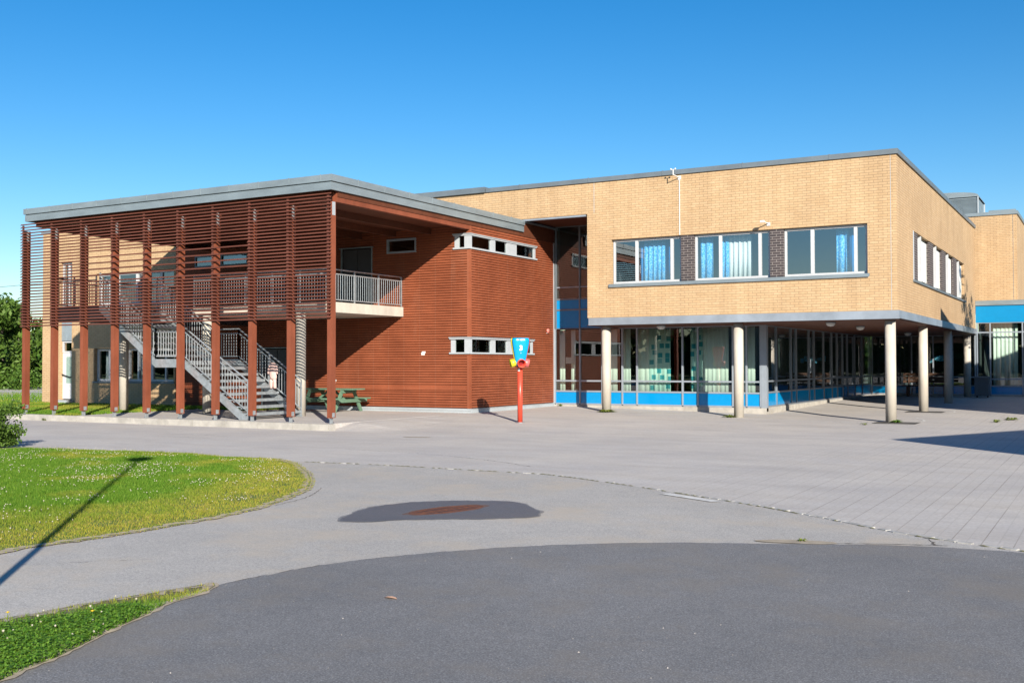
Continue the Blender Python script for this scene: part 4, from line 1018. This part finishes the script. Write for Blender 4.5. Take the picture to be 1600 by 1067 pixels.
flat('dirt_patch', smooth_loop(blob(-13.85,20.0,.33,.10,.3),2), .006, M['soil'])
for cx, cy in ((-5.35,31.0),(-5.45,36.9)):
    z = float(gz(cx,cy)); q = MB(); pts = [(cx-.55,cy-.45),(cx+.6,cy-.45),(cx+.6,cy+.5),(cx-.55,cy+.5)]
    q.poly(pts, z+.008); o = q.build('dark_paving_patch', simple('bare_patch%d'%int(cy), (.10,.09,.08), .9)); tag(o, kind='structure')
# stone edging in the joint: individual setts
q = MB(); mm = MB()
for a, b in zip(JOINT[1:-3], JOINT[2:-2]):
    a = Vector((*a,0)); b = Vector((*b,0)); d = b-a; ln = d.length; d.normalize(); s = Vector((-d.y,d.x,0)); u = 0
    while u < ln:
        w = random.uniform(.09,.17); p = a + d*u; th = .045 if p.x < -4 else .065
        if random.random() < (.35 if p.x < -5 else .9):
            hh = .010+random.uniform(0,.006); e = min(u+w-.015, ln); p2 = a + d*e
            j1 = random.uniform(-.012,.012)
            vs = [p-s*(th/2-j1), p2-s*th/2, p2+s*(th/2+j1), p+s*th/2]
            q.add([(v.x,v.y,.0) for v in vs]+[(v.x,v.y,hh) for v in vs],[(4,5,6,7),(0,1,5,4),(1,2,6,5),(2,3,7,6),(3,0,4,7)])
        if random.random() < (.8 if -12 < p.x < -3 else .35):
            pc = p - s*(th/2+.008); l = random.uniform(.05,.11)
            mm.add([(pc.x-d.x*l+s.x*.02,pc.y-d.y*l+s.y*.02,.008),(pc.x-s.x*.010,pc.y-s.y*.010,.010),(pc.x+d.x*l,pc.y+d.y*l,.008),(pc.x+s.x*.012,pc.y+s.y*.012,.016)],[(0,1,3),(1,2,3),(0,3,2)])
        u += w
tag(q.build('stone_edging', M['stone']), kind='structure')
tag(mm.build('moss', M['moss']), 'green moss growing along the joint between asphalt and paving', 'moss', kind='stuff')

# grass helpers
def inpoly(px, py, poly):
    x = np.array([p[0] for p in poly]); y = np.array([p[1] for p in poly]); c = np.zeros(len(px), bool); j = len(x)-1
    for i in range(len(x)):
        m_ = ((y[i] > py) != (y[j] > py)) & (px < (x[j]-x[i])*(py-y[i])/((y[j]-y[i])+1e-12)+x[i]); c ^= m_; j = i
    return c
def pdist(px, py, line):
    d = np.full(len(px), 1e9)
    for a, b in zip(line[:-1], line[1:]):
        ax, ay = a; bx, by = b; l2 = (bx-ax)**2+(by-ay)**2; t = np.clip(((px-ax)*(bx-ax)+(py-ay)*(by-ay))/l2, 0, 1)
        d = np.minimum(d, np.hypot(px-ax-t*(bx-ax), py-ay-t*(by-ay)))
    return d
def vnoise(x, y, s, seed):
    r = np.random.default_rng(seed); tab = r.random((64,64)); X = x/s; Y = y/s
    i = np.floor(X).astype(int); k = np.floor(Y).astype(int); fx = X-i; fy = Y-k; fx = fx*fx*(3-2*fx); fy = fy*fy*(3-2*fy)
    g = lambda a, b: tab[a % 64, b % 64]
    return (g(i,k)*(1-fx)+g(i+1,k)*fx)*(1-fy) + (g(i,k+1)*(1-fx)+g(i+1,k+1)*fx)*fy
def blades(name, px, py, pz, h, w, dry, m, lean=.5):
    n = len(px); a = rng.random(n)*2*PI; ln = rng.random(n)*lean*h; la = rng.random(n)*2*PI
    dx = np.cos(a)*w/2; dy = np.sin(a)*w/2
    V_ = np.empty((n,3,3)); V_[:,0] = np.stack([px-dx,py-dy,pz],1); V_[:,1] = np.stack([px+dx,py+dy,pz],1)
    V_[:,2] = np.stack([px+np.cos(la)*ln, py+np.sin(la)*ln, pz+h],1)
    me = bpy.data.meshes.new(name); me.vertices.add(3*n); me.vertices.foreach_set('co', V_.ravel()); me.loops.add(3*n); me.loops.foreach_set('vertex_index', np.arange(3*n)); me.polygons.add(n); me.polygons.foreach_set('loop_start', np.arange(n)*3)
    try: me.polygons.foreach_set('loop_total', np.full(n,3))
    except Exception: pass
    at = me.attributes.new('dry','FLOAT','POINT'); at.data.foreach_set('value', np.repeat(dry,3).astype(np.float32)); me.materials.append(m); me.update(); me.validate()
    o = bpy.data.objects.new(name, me); col.objects.link(o); return o
def clip01(a): return np.clip(a,0,1)
EDGE1 = G1[6:19]
def lawn_grass():
    n = 620000; px = rng.uniform(-21,-8.3,n); py = rng.uniform(4.6,14.4,n)
    k = inpoly(px,py,G1) | ((pdist(px,py,EDGE1) < .06) & (rng.random(n) < .5)); px = px[k]; py = py[k]
    d = pdist(px,py,EDGE1); nz = vnoise(px,py,.5,1)*.6+vnoise(px,py,.17,2)*.4
    dry = clip01(1.35-(d+(nz-.5)*1.3)/(.75+.9*sstep(-12.5,-9,px)))
    dry = np.maximum(dry, clip01((vnoise(px,py,1.3,5)*.6+vnoise(px,py,.4,6)*.4-.56)*4)*.75)
    keep0 = rng.random(len(px)) > clip01((vnoise(px,py,.3,15)*.7+vnoise(px,py,.1,16)*.3-.66)*6)*.7*clip01(1.3-d/1.5); px=px[keep0]; py=py[keep0]; d=d[keep0]; nz=nz[keep0]; dry=dry[keep0]
    dB = pdist(px,py,G1[0:7]); dry = np.maximum(dry, clip01(.8-dB*3))
    keep = rng.random(len(px)) < np.where(d < .07, .45, 1-.25*dry) ; px=px[keep]; py=py[keep]; dry=dry[keep]; d=d[keep]; nz=nz[keep]
    h = (.022+.026*rng.random(len(px)))*(1-.35*dry)*(.8+.5*nz)*(.5+.5*clip01(d/.3))*(.75+.6*vnoise(px,py,.25,18)); w = .0055+.0055*rng.random(len(px))
    o = blades('lawn_grass', px, py, np.full(len(px),.012), h, w, dry*rng.uniform(.6,1.2,len(px)).clip(0,1), M['grass'], .9)
    tag(o,'green clover lawn turning yellow along its curved edge beside the path','grass',kind='stuff')
lawn_grass()
def verge_grass():
    n = 60000; px = rng.uniform(-6.7,-4.9,n); py = rng.uniform(2.3,6.0,n); k = inpoly(px,py,G2); px=px[k]; py=py[k]
    up_ = clip01((py-4.55)/1.1); dl = pdist(px,py,[(-6.5,3.6)]+G2[0:6]); nz = vnoise(px,py,.12,9)
    dry = clip01(up_*1.2 + (1-dl/.22)*.8 + (nz-.5)*.6 - .1)
    keep = (rng.random(len(px)) < .8) & (rng.random(len(px)) > (dl < .2)*.72); px=px[keep]; py=py[keep]; dry=dry[keep]; nz=nz[keep]
    h = (.018+.035*rng.random(len(px)))*(1-.3*dry); w = .004+.004*rng.random(len(px))
    o = blades('verge_grass', px, py, np.full(len(px),.012), h, w, dry*rng.uniform(.5,1.3,len(px)).clip(0,1), M['grass'], 1.0)
    tag(o,'thin strip of clover and yellowing weeds at the near left edge of the asphalt','grass',kind='stuff')
    # clover leaves: small tilted discs in threes
    n = 16000; px = rng.uniform(-6.7,-4.9,n); py = rng.uniform(2.6,5.0,n); k = inpoly(px,py,G2) & (pdist(px,py,[(-6.5,3.6)]+G2[0:6]) > .2+.12*vnoise(px,py,.15,33)); px=px[k]; py=py[k]
    mb = MB()
    for x, y in zip(px, py):
        z = .03+random.random()*.03; r = random.uniform(.005,.009); a0 = random.random()*6
        for j_ in range(3):
            a = a0+j_*2.09; cx = x+math.cos(a)*r; cy = y+math.sin(a)*r; tz_ = random.uniform(-.006,.006)
            mb.add([(cx+r*.95*math.cos(t), cy+r*.95*math.sin(t), z+tz_*math.cos(t-a)) for t in (0,1.26,2.51,3.77,5.03)], [(0,1,2,3,4)])
    tag(mb.build('clover', M['leaf_cl']), 'dense low clover leaves in the near left verge','clover',kind='stuff')
verge_grass()
def far_grass():
    n = 60000; px = rng.uniform(-39,-24.3,n); py = rng.uniform(21.1,27.6,n); k = (px < -27) | (py > 25.95); px=px[k]; py=py[k]
    dry = clip01(vnoise(px,py,1.1,3)*1.3-.45)
    o = blades('lawn_grass', px, py, np.full(len(px),.15), .05+.05*rng.random(len(px)), .02+.012*rng.random(len(px)), dry, M['grass'], .8); tag(o,'short grass between the kerb and the left brick wall','grass',kind='stuff')
    n = 60000; px = rng.uniform(-75,-37.5,n); py = rng.uniform(26,52,n); k = ~((py>35.9)&(py<37.3)); px=px[k]; py=py[k]
    o = blades('lawn_grass', px, py, zl(px,py), .07+.09*rng.random(len(px)), .04+.03*rng.random(len(px)), clip01(vnoise(px,py,2,4)*1.2-.5), M['grass'], .8); tag(o,'longer grass left of the brick wing around the footpath','grass',kind='stuff')
far_grass()
def flowers():
    mb = MB(); cnt = 0
    px = rng.uniform(-20,-8.6,9000); py = rng.uniform(5.5,14.2,9000); k = inpoly(px,py,G1); px=px[k]; py=py[k]
    pr = vnoise(px,py,.9,8)*vnoise(px,py,.35,12); d = pdist(px,py,EDGE1); k = (rng.random(len(px)) < clip01((pr-.16)*2.6)) & (d > .25); px=px[k]; py=py[k]
    for x, y in zip(px, py):
        r = random.uniform(.006,.011); z = .045+random.random()*.025
        mb.add([(x+r,y,z),(x,y+r,z),(x-r,y,z),(x,y-r,z),(x,y,z+r),(x,y,z-r*.8)],[(0,1,4),(1,2,4),(2,3,4),(3,0,4),(1,0,5),(2,1,5),(3,2,5),(0,3,5)])
    for _ in range(34):
        x = random.uniform(-6.35,-5.35); y = random.uniform(3.3,5.2)
        if not inpoly(np.array([x]),np.array([y]),G2)[0]: continue
        r = random.uniform(.006,.009); z = .045+random.random()*.02
        mb.add([(x+r*math.cos(a)*math.cos(b),y+r*math.sin(a)*math.cos(b),z+r*math.sin(b)) for b in (-.9,0,.9) for a in (0,1.05,2.1,3.14,4.19,5.24)]+[(x,y,z+r),(x,y,z-r)],
               [(j_*6+k_, j_*6+(k_+1)%6, (j_+1)*6+(k_+1)%6, (j_+1)*6+k_) for j_ in range(2) for k_ in range(6)]+[(12+k_,12+(k_+1)%6,18) for k_ in range(6)]+[((k_+1)%6,k_,19) for k_ in range(6)])
    tag(mb.build('clover_flowers', M['clover']), 'small whitish clover flower heads scattered over the lawn','flowers',kind='stuff')
flowers()
for i, (x, y, lb) in enumerate([(-6.16,4.33,'yellow dandelion flower at the far left of the verge'),(-5.72,4.62,'yellow dandelion flower in the middle of the verge'),(-6.05,4.05,'yellow dandelion flower nearest the bottom left corner')]):
    t = thing('dandelion', lb, 'flower', (x,y,.012), 'dandelions in the verge')
    MB().tube((x,y,.012),(x,y,.075),.0015,n=5).build('stem', M['leaf_c'], t)
    q = MB()
    for k in range(16):
        a = 2*PI*k/16; r = .013
        q.add([(x,y,.076),(x+r*math.cos(a-.16),y+r*math.sin(a-.16),.082),(x+r*1.1*math.cos(a),y+r*1.1*math.sin(a),.083),(x+r*math.cos(a+.16),y+r*math.sin(a+.16),.082)],[(0,1,2,3)])
    q.lathe(x,y,[(0,.074),(.007,.078),(.006,.086),(0,.088)],8); q.build('petals', M['dandelion'], t)
# grit on the asphalt
q = MB()
for _ in range(460):
    u = random.random()**1.6; x = random.uniform(-6,3); y = random.uniform(3.6, 10.2)
    r = random.uniform(.002,.0045) if random.random() < .93 else random.uniform(.005,.008)
    a = random.random()*6; z = .0085
    q.add([(x+r*math.cos(a+t)*random.uniform(.7,1.2), y+r*math.sin(a+t)*random.uniform(.7,1.2), z) for t in (0,1.57,3.14,4.71)]+[(x,y,z+r*.8)],[(0,1,4),(1,2,4),(2,3,4),(3,0,4)])
tag(q.build('grit', M['pebble']), 'scattered pale grit on the dark asphalt','grit',kind='stuff')
for x, y, s_, lb in ((-4.45,6.10,.05,'dry leaf lying alone on the dark asphalt'),):
    q = MB(); n = 8; vs = [(x+s_*math.cos(t)*(1 if abs(math.cos(t))<.9 else 1.15), y+.4*s_*math.sin(t), .011+.012*abs(math.sin(t))) for t in [2*PI*k/n for k in range(n)]]+[(x,y,.010)]
    q.add(vs,[(k,(k+1)%n,n) for k in range(n)]); tag(q.build('dry_leaf', M['leaf_litter']), lb, 'leaf')
def weed(x, y, r, n, lb, m='leaf_y'):
    z0 = float(gz(x,y)); q = MB()
    for k in range(n):
        a = random.random()*2*PI; l = r*random.uniform(.4,1); w = random.uniform(.05,.11)*r+.003; h = min(.09, r*.6)*random.uniform(.3,1)
        d = Vector((math.cos(a),math.sin(a),0)); s = Vector((-d.y,d.x,0))*w
        p0 = Vector((x,y,z0))+d*l*.15; p1 = p0+d*l*.5+Vector((0,0,h)); p2 = p0+d*l+Vector((0,0,h*.4))
        q.add([p0,p1-s,p2,p1+s],[(0,1,2,3)])
    tag(q.build('weed', M[m]), lb, 'weed', 'weeds in the paving')
weed(-14.2,31.1,.35,70,'weed tuft at the foot of the leftmost front column')
weed(-16.85,33.1,.15,25,'small weed at the plinth beside the red wall')
weed(-10.15,31.1,.25,45,'flat weed at the foot of the middle front column')
weed(-5.35,31.1,.22,50,'green weed at the foot of the front corner column','leaf_c')
weed(-5.9,29.6,.13,20,'tiny weed on the paving in front of the corner column')
weed(-2.55,9.93,.06,22,'little weed in the dirt patch by the dark asphalt')
weed(-28.0,20.85,.13,24,'weed growing in the kerb left of the platform')
weed(-2.6,33.5,.3,26,'sparse weed in the shaded joints at right'); weed(-2.9,32.2,.2,20,'sparse weed at the shadow edge at right')

# ------------------------------------------------------------------ trees and bushes
def leaf_cloud(centers, n, size, seed, flat_=.0):
    r = np.random.default_rng(seed); c = np.array([q[:3] for q in centers]); R_ = np.array([q[3] for q in centers])
    wts = R_**2; idx = r.choice(len(c), n, p=wts/wts.sum()); d = r.normal(size=(n,3)); d /= np.linalg.norm(d,axis=1)[:,None]
    rad = R_[idx]*(r.random(n)**.35)*(1+.25*r.normal(size=n).clip(-1,1)); p = c[idx]+d*rad[:,None]*np.array([1,1,.85])
    a = r.normal(size=(n,3)); a /= np.linalg.norm(a,axis=1)[:,None]; b = np.cross(a, r.normal(size=(n,3))); b /= np.linalg.norm(b,axis=1)[:,None]
    s = size*(.6+.8*r.random(n))[:,None]
    V_ = np.empty((n,4,3)); V_[:,0] = p-a*s; V_[:,1] = p+b*s*.5; V_[:,2] = p+a*s; V_[:,3] = p-b*s*.5
    V_ = V_[V_[:,:,2].min(1) > .02] if len(V_) else V_
    return V_
def leaf_mesh(name, V_, m, parent=None):
    n = len(V_); b = np.array(BASE.get(parent.name,(0,0,0)) if parent is not None else (0,0,0)); me = bpy.data.meshes.new(name)
    me.vertices.add(4*n); me.vertices.foreach_set('co', (V_-b).ravel()); me.loops.add(4*n); me.loops.foreach_set('vertex_index', np.arange(4*n)); me.polygons.add(n); me.polygons.foreach_set('loop_start', np.arange(n)*4)
    try: me.polygons.foreach_set('loop_total', np.full(n,4))
    except Exception: pass
    me.materials.append(m); me.update(); me.validate(); o = bpy.data.objects.new(name, me); col.objects.link(o)
    if parent is not None: o.parent = parent
    return o
def tree(name, x, y, z0, h, r, label, m, n=9000, size=.16, seed=1, trunk_h=.25, group=None, nclump=26):
    t = thing(name, label, 'tree', (x,y,z0), group); rr = random.Random(seed)
    cl = []
    for k in range(nclump):
        zz = rr.uniform(trunk_h, .95); prof = math.sin(PI*min(1,(zz-trunk_h*.4)/(1.02-trunk_h*.4)))**.7
        a = rr.random()*2*PI; d = r*prof*math.sqrt(rr.random())*.85
        cl.append((x+d*math.cos(a), y+d*math.sin(a), z0+h*zz, r*rr.uniform(.22,.42)))
    tk = MB(); tk.tube((x,y,z0-.1),(x+.05,y,z0+h*.45),.028*h,.016*h,10); tk.tube((x+.05,y,z0+h*.45),(x,y+.05,z0+h*.85),.016*h,.004*h,8)
    for q in cl[:12]: tk.tube((x+.03,y,z0+h*rr.uniform(.2,.5)),q[:3],.009*h,.003*h,6)
    tk.build('trunk', M['bark'], t); leaf_mesh('crown', leaf_cloud(cl, n, size, seed), m, t); return t
g = 'trees beyond the lawn at left'
def wood_row(name, pts, n, size, seed, label):
    o = leaf_mesh(name, leaf_cloud(pts, n, size, seed), M['leaf_b']); tag(o, label, 'wood', kind='stuff')
tree('broadleaf_tree',-58,40,.2,4.9,3.0,'rounded green tree behind the first timber post','%s'%'' or M['leaf_a'],11000,.15,11,.05,g)
tree('broadleaf_tree',-63.5,41.5,.2,3.9,3.2,'low wide green tree at the left picture edge',M['leaf_a'],11000,.15,12,.04,g)
tree('broadleaf_tree',-55.5,44,.2,6.3,2.8,'tall yellowish tree rising just left of the brick wing corner',M['leaf_c'],10000,.15,13,.06,g)
tree('broadleaf_tree',-70,46,.2,4.0,3.6,'broad dark tree partly outside the left picture edge',M['leaf_b'],9000,.17,14,.04,g)
tree('broadleaf_tree',-61,48,.2,4.9,3.4,'dark tree in the second row behind the rounded green tree',M['leaf_a'],9000,.17,15,.05,g)
tree('broadleaf_tree',-52,49,.2,6.6,3.2,'dark tree mostly hidden behind the brick wing',M['leaf_b'],8000,.17,16,.05,g)
tree('broadleaf_tree',-66,47,.2,4.4,3.6,'dark tree in the second row behind the low wide tree',M['leaf_a'],9000,.17,18,.02,g)
tree('broadleaf_tree',-57.5,50.5,.2,6.2,3.2,'dark tree in the second row behind the tall yellowish tree',M['leaf_b'],9000,.17,19,.02,g)
tree('broadleaf_tree',-78,52,.2,6,4.5,'dark tree outside the picture beyond the left edge',M['leaf_b'],6000,.2,17,.05,g)
o = leaf_mesh('undergrowth', leaf_cloud([(-50-2.4*k, 39.2+.9*math.sin(k*1.7)+k*.25, .75, 1.0) for k in range(16)], 15000, .10, 21), M['leaf_c']); tag(o,'bright low undergrowth along the foot of the trees at left','undergrowth',kind='stuff')
wood_row('distant_wood', [(-205+k*4.2+random.uniform(-2,2), 66+k*2.2+6*math.sin(k), z_, 3.2) for k in range(46) for z_ in (1.0,3.0)], 26000, .55, 22, 'distant wood far behind the buildings')
# bush at left
t = thing('bush', 'leafy green bush at the left edge where the lawn meets the paving', 'bush', (-19.9,13.25,0))
rb = random.Random(5); cl = [(-19.65+rb.uniform(-.75,.50), 13.25+rb.uniform(-.45,.45), rb.uniform(.12,.80), rb.uniform(.16,.28)) for _ in range(34)] + [(-20.6,13.1,.6,.4),(-20.9,13.3,.45,.5)]
q = MB()
for c_ in cl[:16]: q.tube((-19.9+rb.uniform(-.1,.1),13.25+rb.uniform(-.1,.1),0),c_[:3],.012,.004,5)
q.build('stems', M['bark'], t); leaf_mesh('foliage', leaf_cloud(cl, 12000, .036, 31), M['leaf_a'], t)
# small tree right of the frame: its leaves shade the wall end
def sapling():
    x, y, z0 = -1.55, 42.9, .2
    t = thing('young_tree', 'slender young tree just beyond the right picture edge shading the brick corner', 'tree', (x,y,z0)); rr = random.Random(3)
    cl = [(x+rr.uniform(-1.0,.9), y+rr.uniform(-1.2,1.2), z0+rr.uniform(3.4,7.0), rr.uniform(.22,.42)) for _ in range(34)]
    tk = MB(); tk.tube((x,y,z0-.1),(x,y,z0+6.6),.07,.02,9)
    for c_ in cl: tk.tube((x,y,c_[2]-.8),c_[:3],.018,.006,5)
    tk.build('trunk', M['bark'], t); leaf_mesh('crown', leaf_cloud(cl, 4200, .055, 41), M['leaf_a'], t)
sapling()

# ------------------------------------------------------------------ neighbours outside the picture (they cast the shade at right and stand in the glass reflections)
def block(name, label, p, u, lu, w, lw, h, gable=True):
    t = thing(name, label, 'building', (p[0],p[1],0)); u = Vector((*u,0)).normalized(); w = Vector((*w,0)).normalized(); p = Vector((*p,0))
    c = [p, p+w*lw, p+w*lw+u*lu, p+u*lu]; mb = MB(); mb.add([(v.x,v.y,-.05) for v in c]+[(v.x,v.y,h) for v in c],[(0,1,5,4),(1,2,6,5),(2,3,7,6),(3,0,4,7)]); mb.build('wall', M['render_wall'], t)
    mb = MB(); mb.add([(v.x,v.y,h+.001) for v in c]+[(v.x,v.y,h+.12) for v in c],[(3,2,1,0),(4,5,6,7),(0,1,5,4),(1,2,6,5),(2,3,7,6),(3,0,4,7)]); mb.build('roof', M['house_roof'], t)
u_ = (.425,.905); w_ = (.905,-.425)
block('annex_building','dark timber annex standing outside the right picture edge',(3.66,15.82),u_,5.6,w_,9,4.56)
block('annex_building','taller dark timber annex outside the picture beyond the first',(.744,33.04),u_,13,w_,10,6.99)
H_ = thing('gable_house','pale green grey gabled house behind the photographer, mirrored in the glass','house',(-26.5,-24,0))
mb = MB(); mb.add([(-30.2,-20,-.05),(-21,-20,-.05),(-21,-32,-.05),(-30.2,-32,-.05),(-30.2,-20,4.0),(-21,-20,4.0),(-21,-32,4.0),(-30.2,-32,4.0),(-25.6,-20,6.4),(-25.6,-32,6.4)],[(0,4,8,5,1),(1,5,6,2),(2,6,9,7,3),(3,7,4,0)]); mb.build('wall', M['house'], H_)
mb = MB(); mb.add([(-30.9,-19.5,3.75),(-25.6,-19.5,6.52),(-20.3,-19.5,3.75),(-30.9,-32.5,3.75),(-25.6,-32.5,6.52),(-20.3,-32.5,3.75),(-30.9,-19.5,3.62),(-25.6,-19.5,6.40),(-20.3,-19.5,3.62),(-30.9,-32.5,3.62),(-25.6,-32.5,6.40),(-20.3,-32.5,3.62)],[(0,1,4,3),(1,2,5,4),(6,9,10,7),(7,10,11,8),(0,6,7,1),(1,7,8,2),(3,4,10,9),(4,5,11,10),(0,3,9,6),(2,8,11,5)]); mb.build('roof', M['house_roof'], H_)
wood_row('distant_wood', [(-170+k*3.6+random.uniform(-1,1), -70+5*math.sin(k*1.3), z_*(1.6 if k < 35 else 2.1), 2.9 if k < 35 else 3.6) for k in range(72) for z_ in (.8,2.9+.9*math.sin(k*.9))], 60000, .8, 23, 'distant wood behind the photographer, mirrored in the windows')
wood_row('distant_wood', [(62+4*math.sin(k*1.1), -62+k*3.8, z_, 2.6) for k in range(44) for z_ in (1,4.2+1.2*math.sin(k))], 20000, .45, 24, 'added unseen wood right of the yard, hiding the pale horizon from the side windows')  # added to keep the bright horizon out of the side glass
# lamp post left of the camera whose shadow crosses the lawn
lx, ly = -5.1, 2.68
t = thing('street_lamp','slim grey street lamp outside the picture whose shadow falls on the lawn','street lamp',(lx,ly,0))
q = MB(); q.tube((lx,ly,0),(lx,ly,3),.042,.036,12); q.tube((lx,ly,3),(lx,ly,5.5),.036,.03,12); q.build('pole', M['galv'], t)
q = MB(); q.lathe(lx,ly,[(0,5.45),(.10,5.46),(.22,5.58),(.24,5.64),(.16,5.70),(0,5.74)],18); q.build('lamp_head', M['zinc_dark'], t, True)

# ------------------------------------------------------------------ light, sky, camera
d = Vector((-1, 1.06, -.587))
sd = bpy.data.lights.new('sun','SUN'); sd.energy = 5.0; sd.angle = math.radians(.53); sd.color = (1,.92,.80)
so = bpy.data.objects.new('sun', sd); col.objects.link(so); so.rotation_euler = d.to_track_quat('-Z','Y').to_euler(); so.location = (20,-20,20)
wd = bpy.data.worlds.new('World'); sc.world = wd; wd.use_nodes = True; nt = wd.node_tree
sk = nt.nodes.new('ShaderNodeTexSky'); sk.sky_type = 'NISHITA'; sk.sun_disc = False; sk.sun_elevation = math.radians(21.95); sk.sun_rotation = math.radians(136.7)
sk.air_density = 1.0; sk.dust_density = .3; sk.ozone_density = 3.0; sk.altitude = 100
hs = nt.nodes.new('ShaderNodeHueSaturation'); hs.inputs['Saturation'].default_value = 1.4; hs.inputs['Hue'].default_value = .502; hs.inputs['Value'].default_value = 1.0
nt.links.new(sk.outputs[0], hs.inputs['Color']); nt.links.new(hs.outputs[0], nt.nodes['Background'].inputs[0]); nt.nodes['Background'].inputs[1].default_value = .08

f, pit, th, roll = 1659.77, .0217044, -.516508, -.00220273
c_, s_ = math.cos(pit), math.sin(pit); cr, sr = math.cos(roll), math.sin(roll); ct, st = math.cos(th), math.sin(th)
def tw(x, yc, zc):
    y = yc*c_ - zc*s_; z = yc*s_ + zc*c_; return Vector((x*ct+y*st, -x*st+y*ct, z))
R_ = tw(cr,0,sr); U_ = tw(-sr,0,cr); Fw = tw(0,1,0)
cam = bpy.data.cameras.new('camera'); cam.sensor_width = 36; cam.lens = 36*f/1600; cam.clip_end = 3000; cam.clip_start = .05
co = bpy.data.objects.new('camera', cam); col.objects.link(co)
co.matrix_world = Matrix.Translation((0,0,1.65)) @ Matrix((R_,U_,-Fw)).transposed().to_4x4()
sc.camera = co
vs_ = sc.view_settings; vs_.view_transform = 'Standard'; vs_.look = 'None'; vs_.exposure = .83; vs_.gamma = 1
sc.cycles.max_bounces = 8; sc.cycles.transparent_max_bounces = 16; sc.cycles.caustics_reflective = False; sc.cycles.caustics_refractive = False
sc.cycles.use_denoising = True
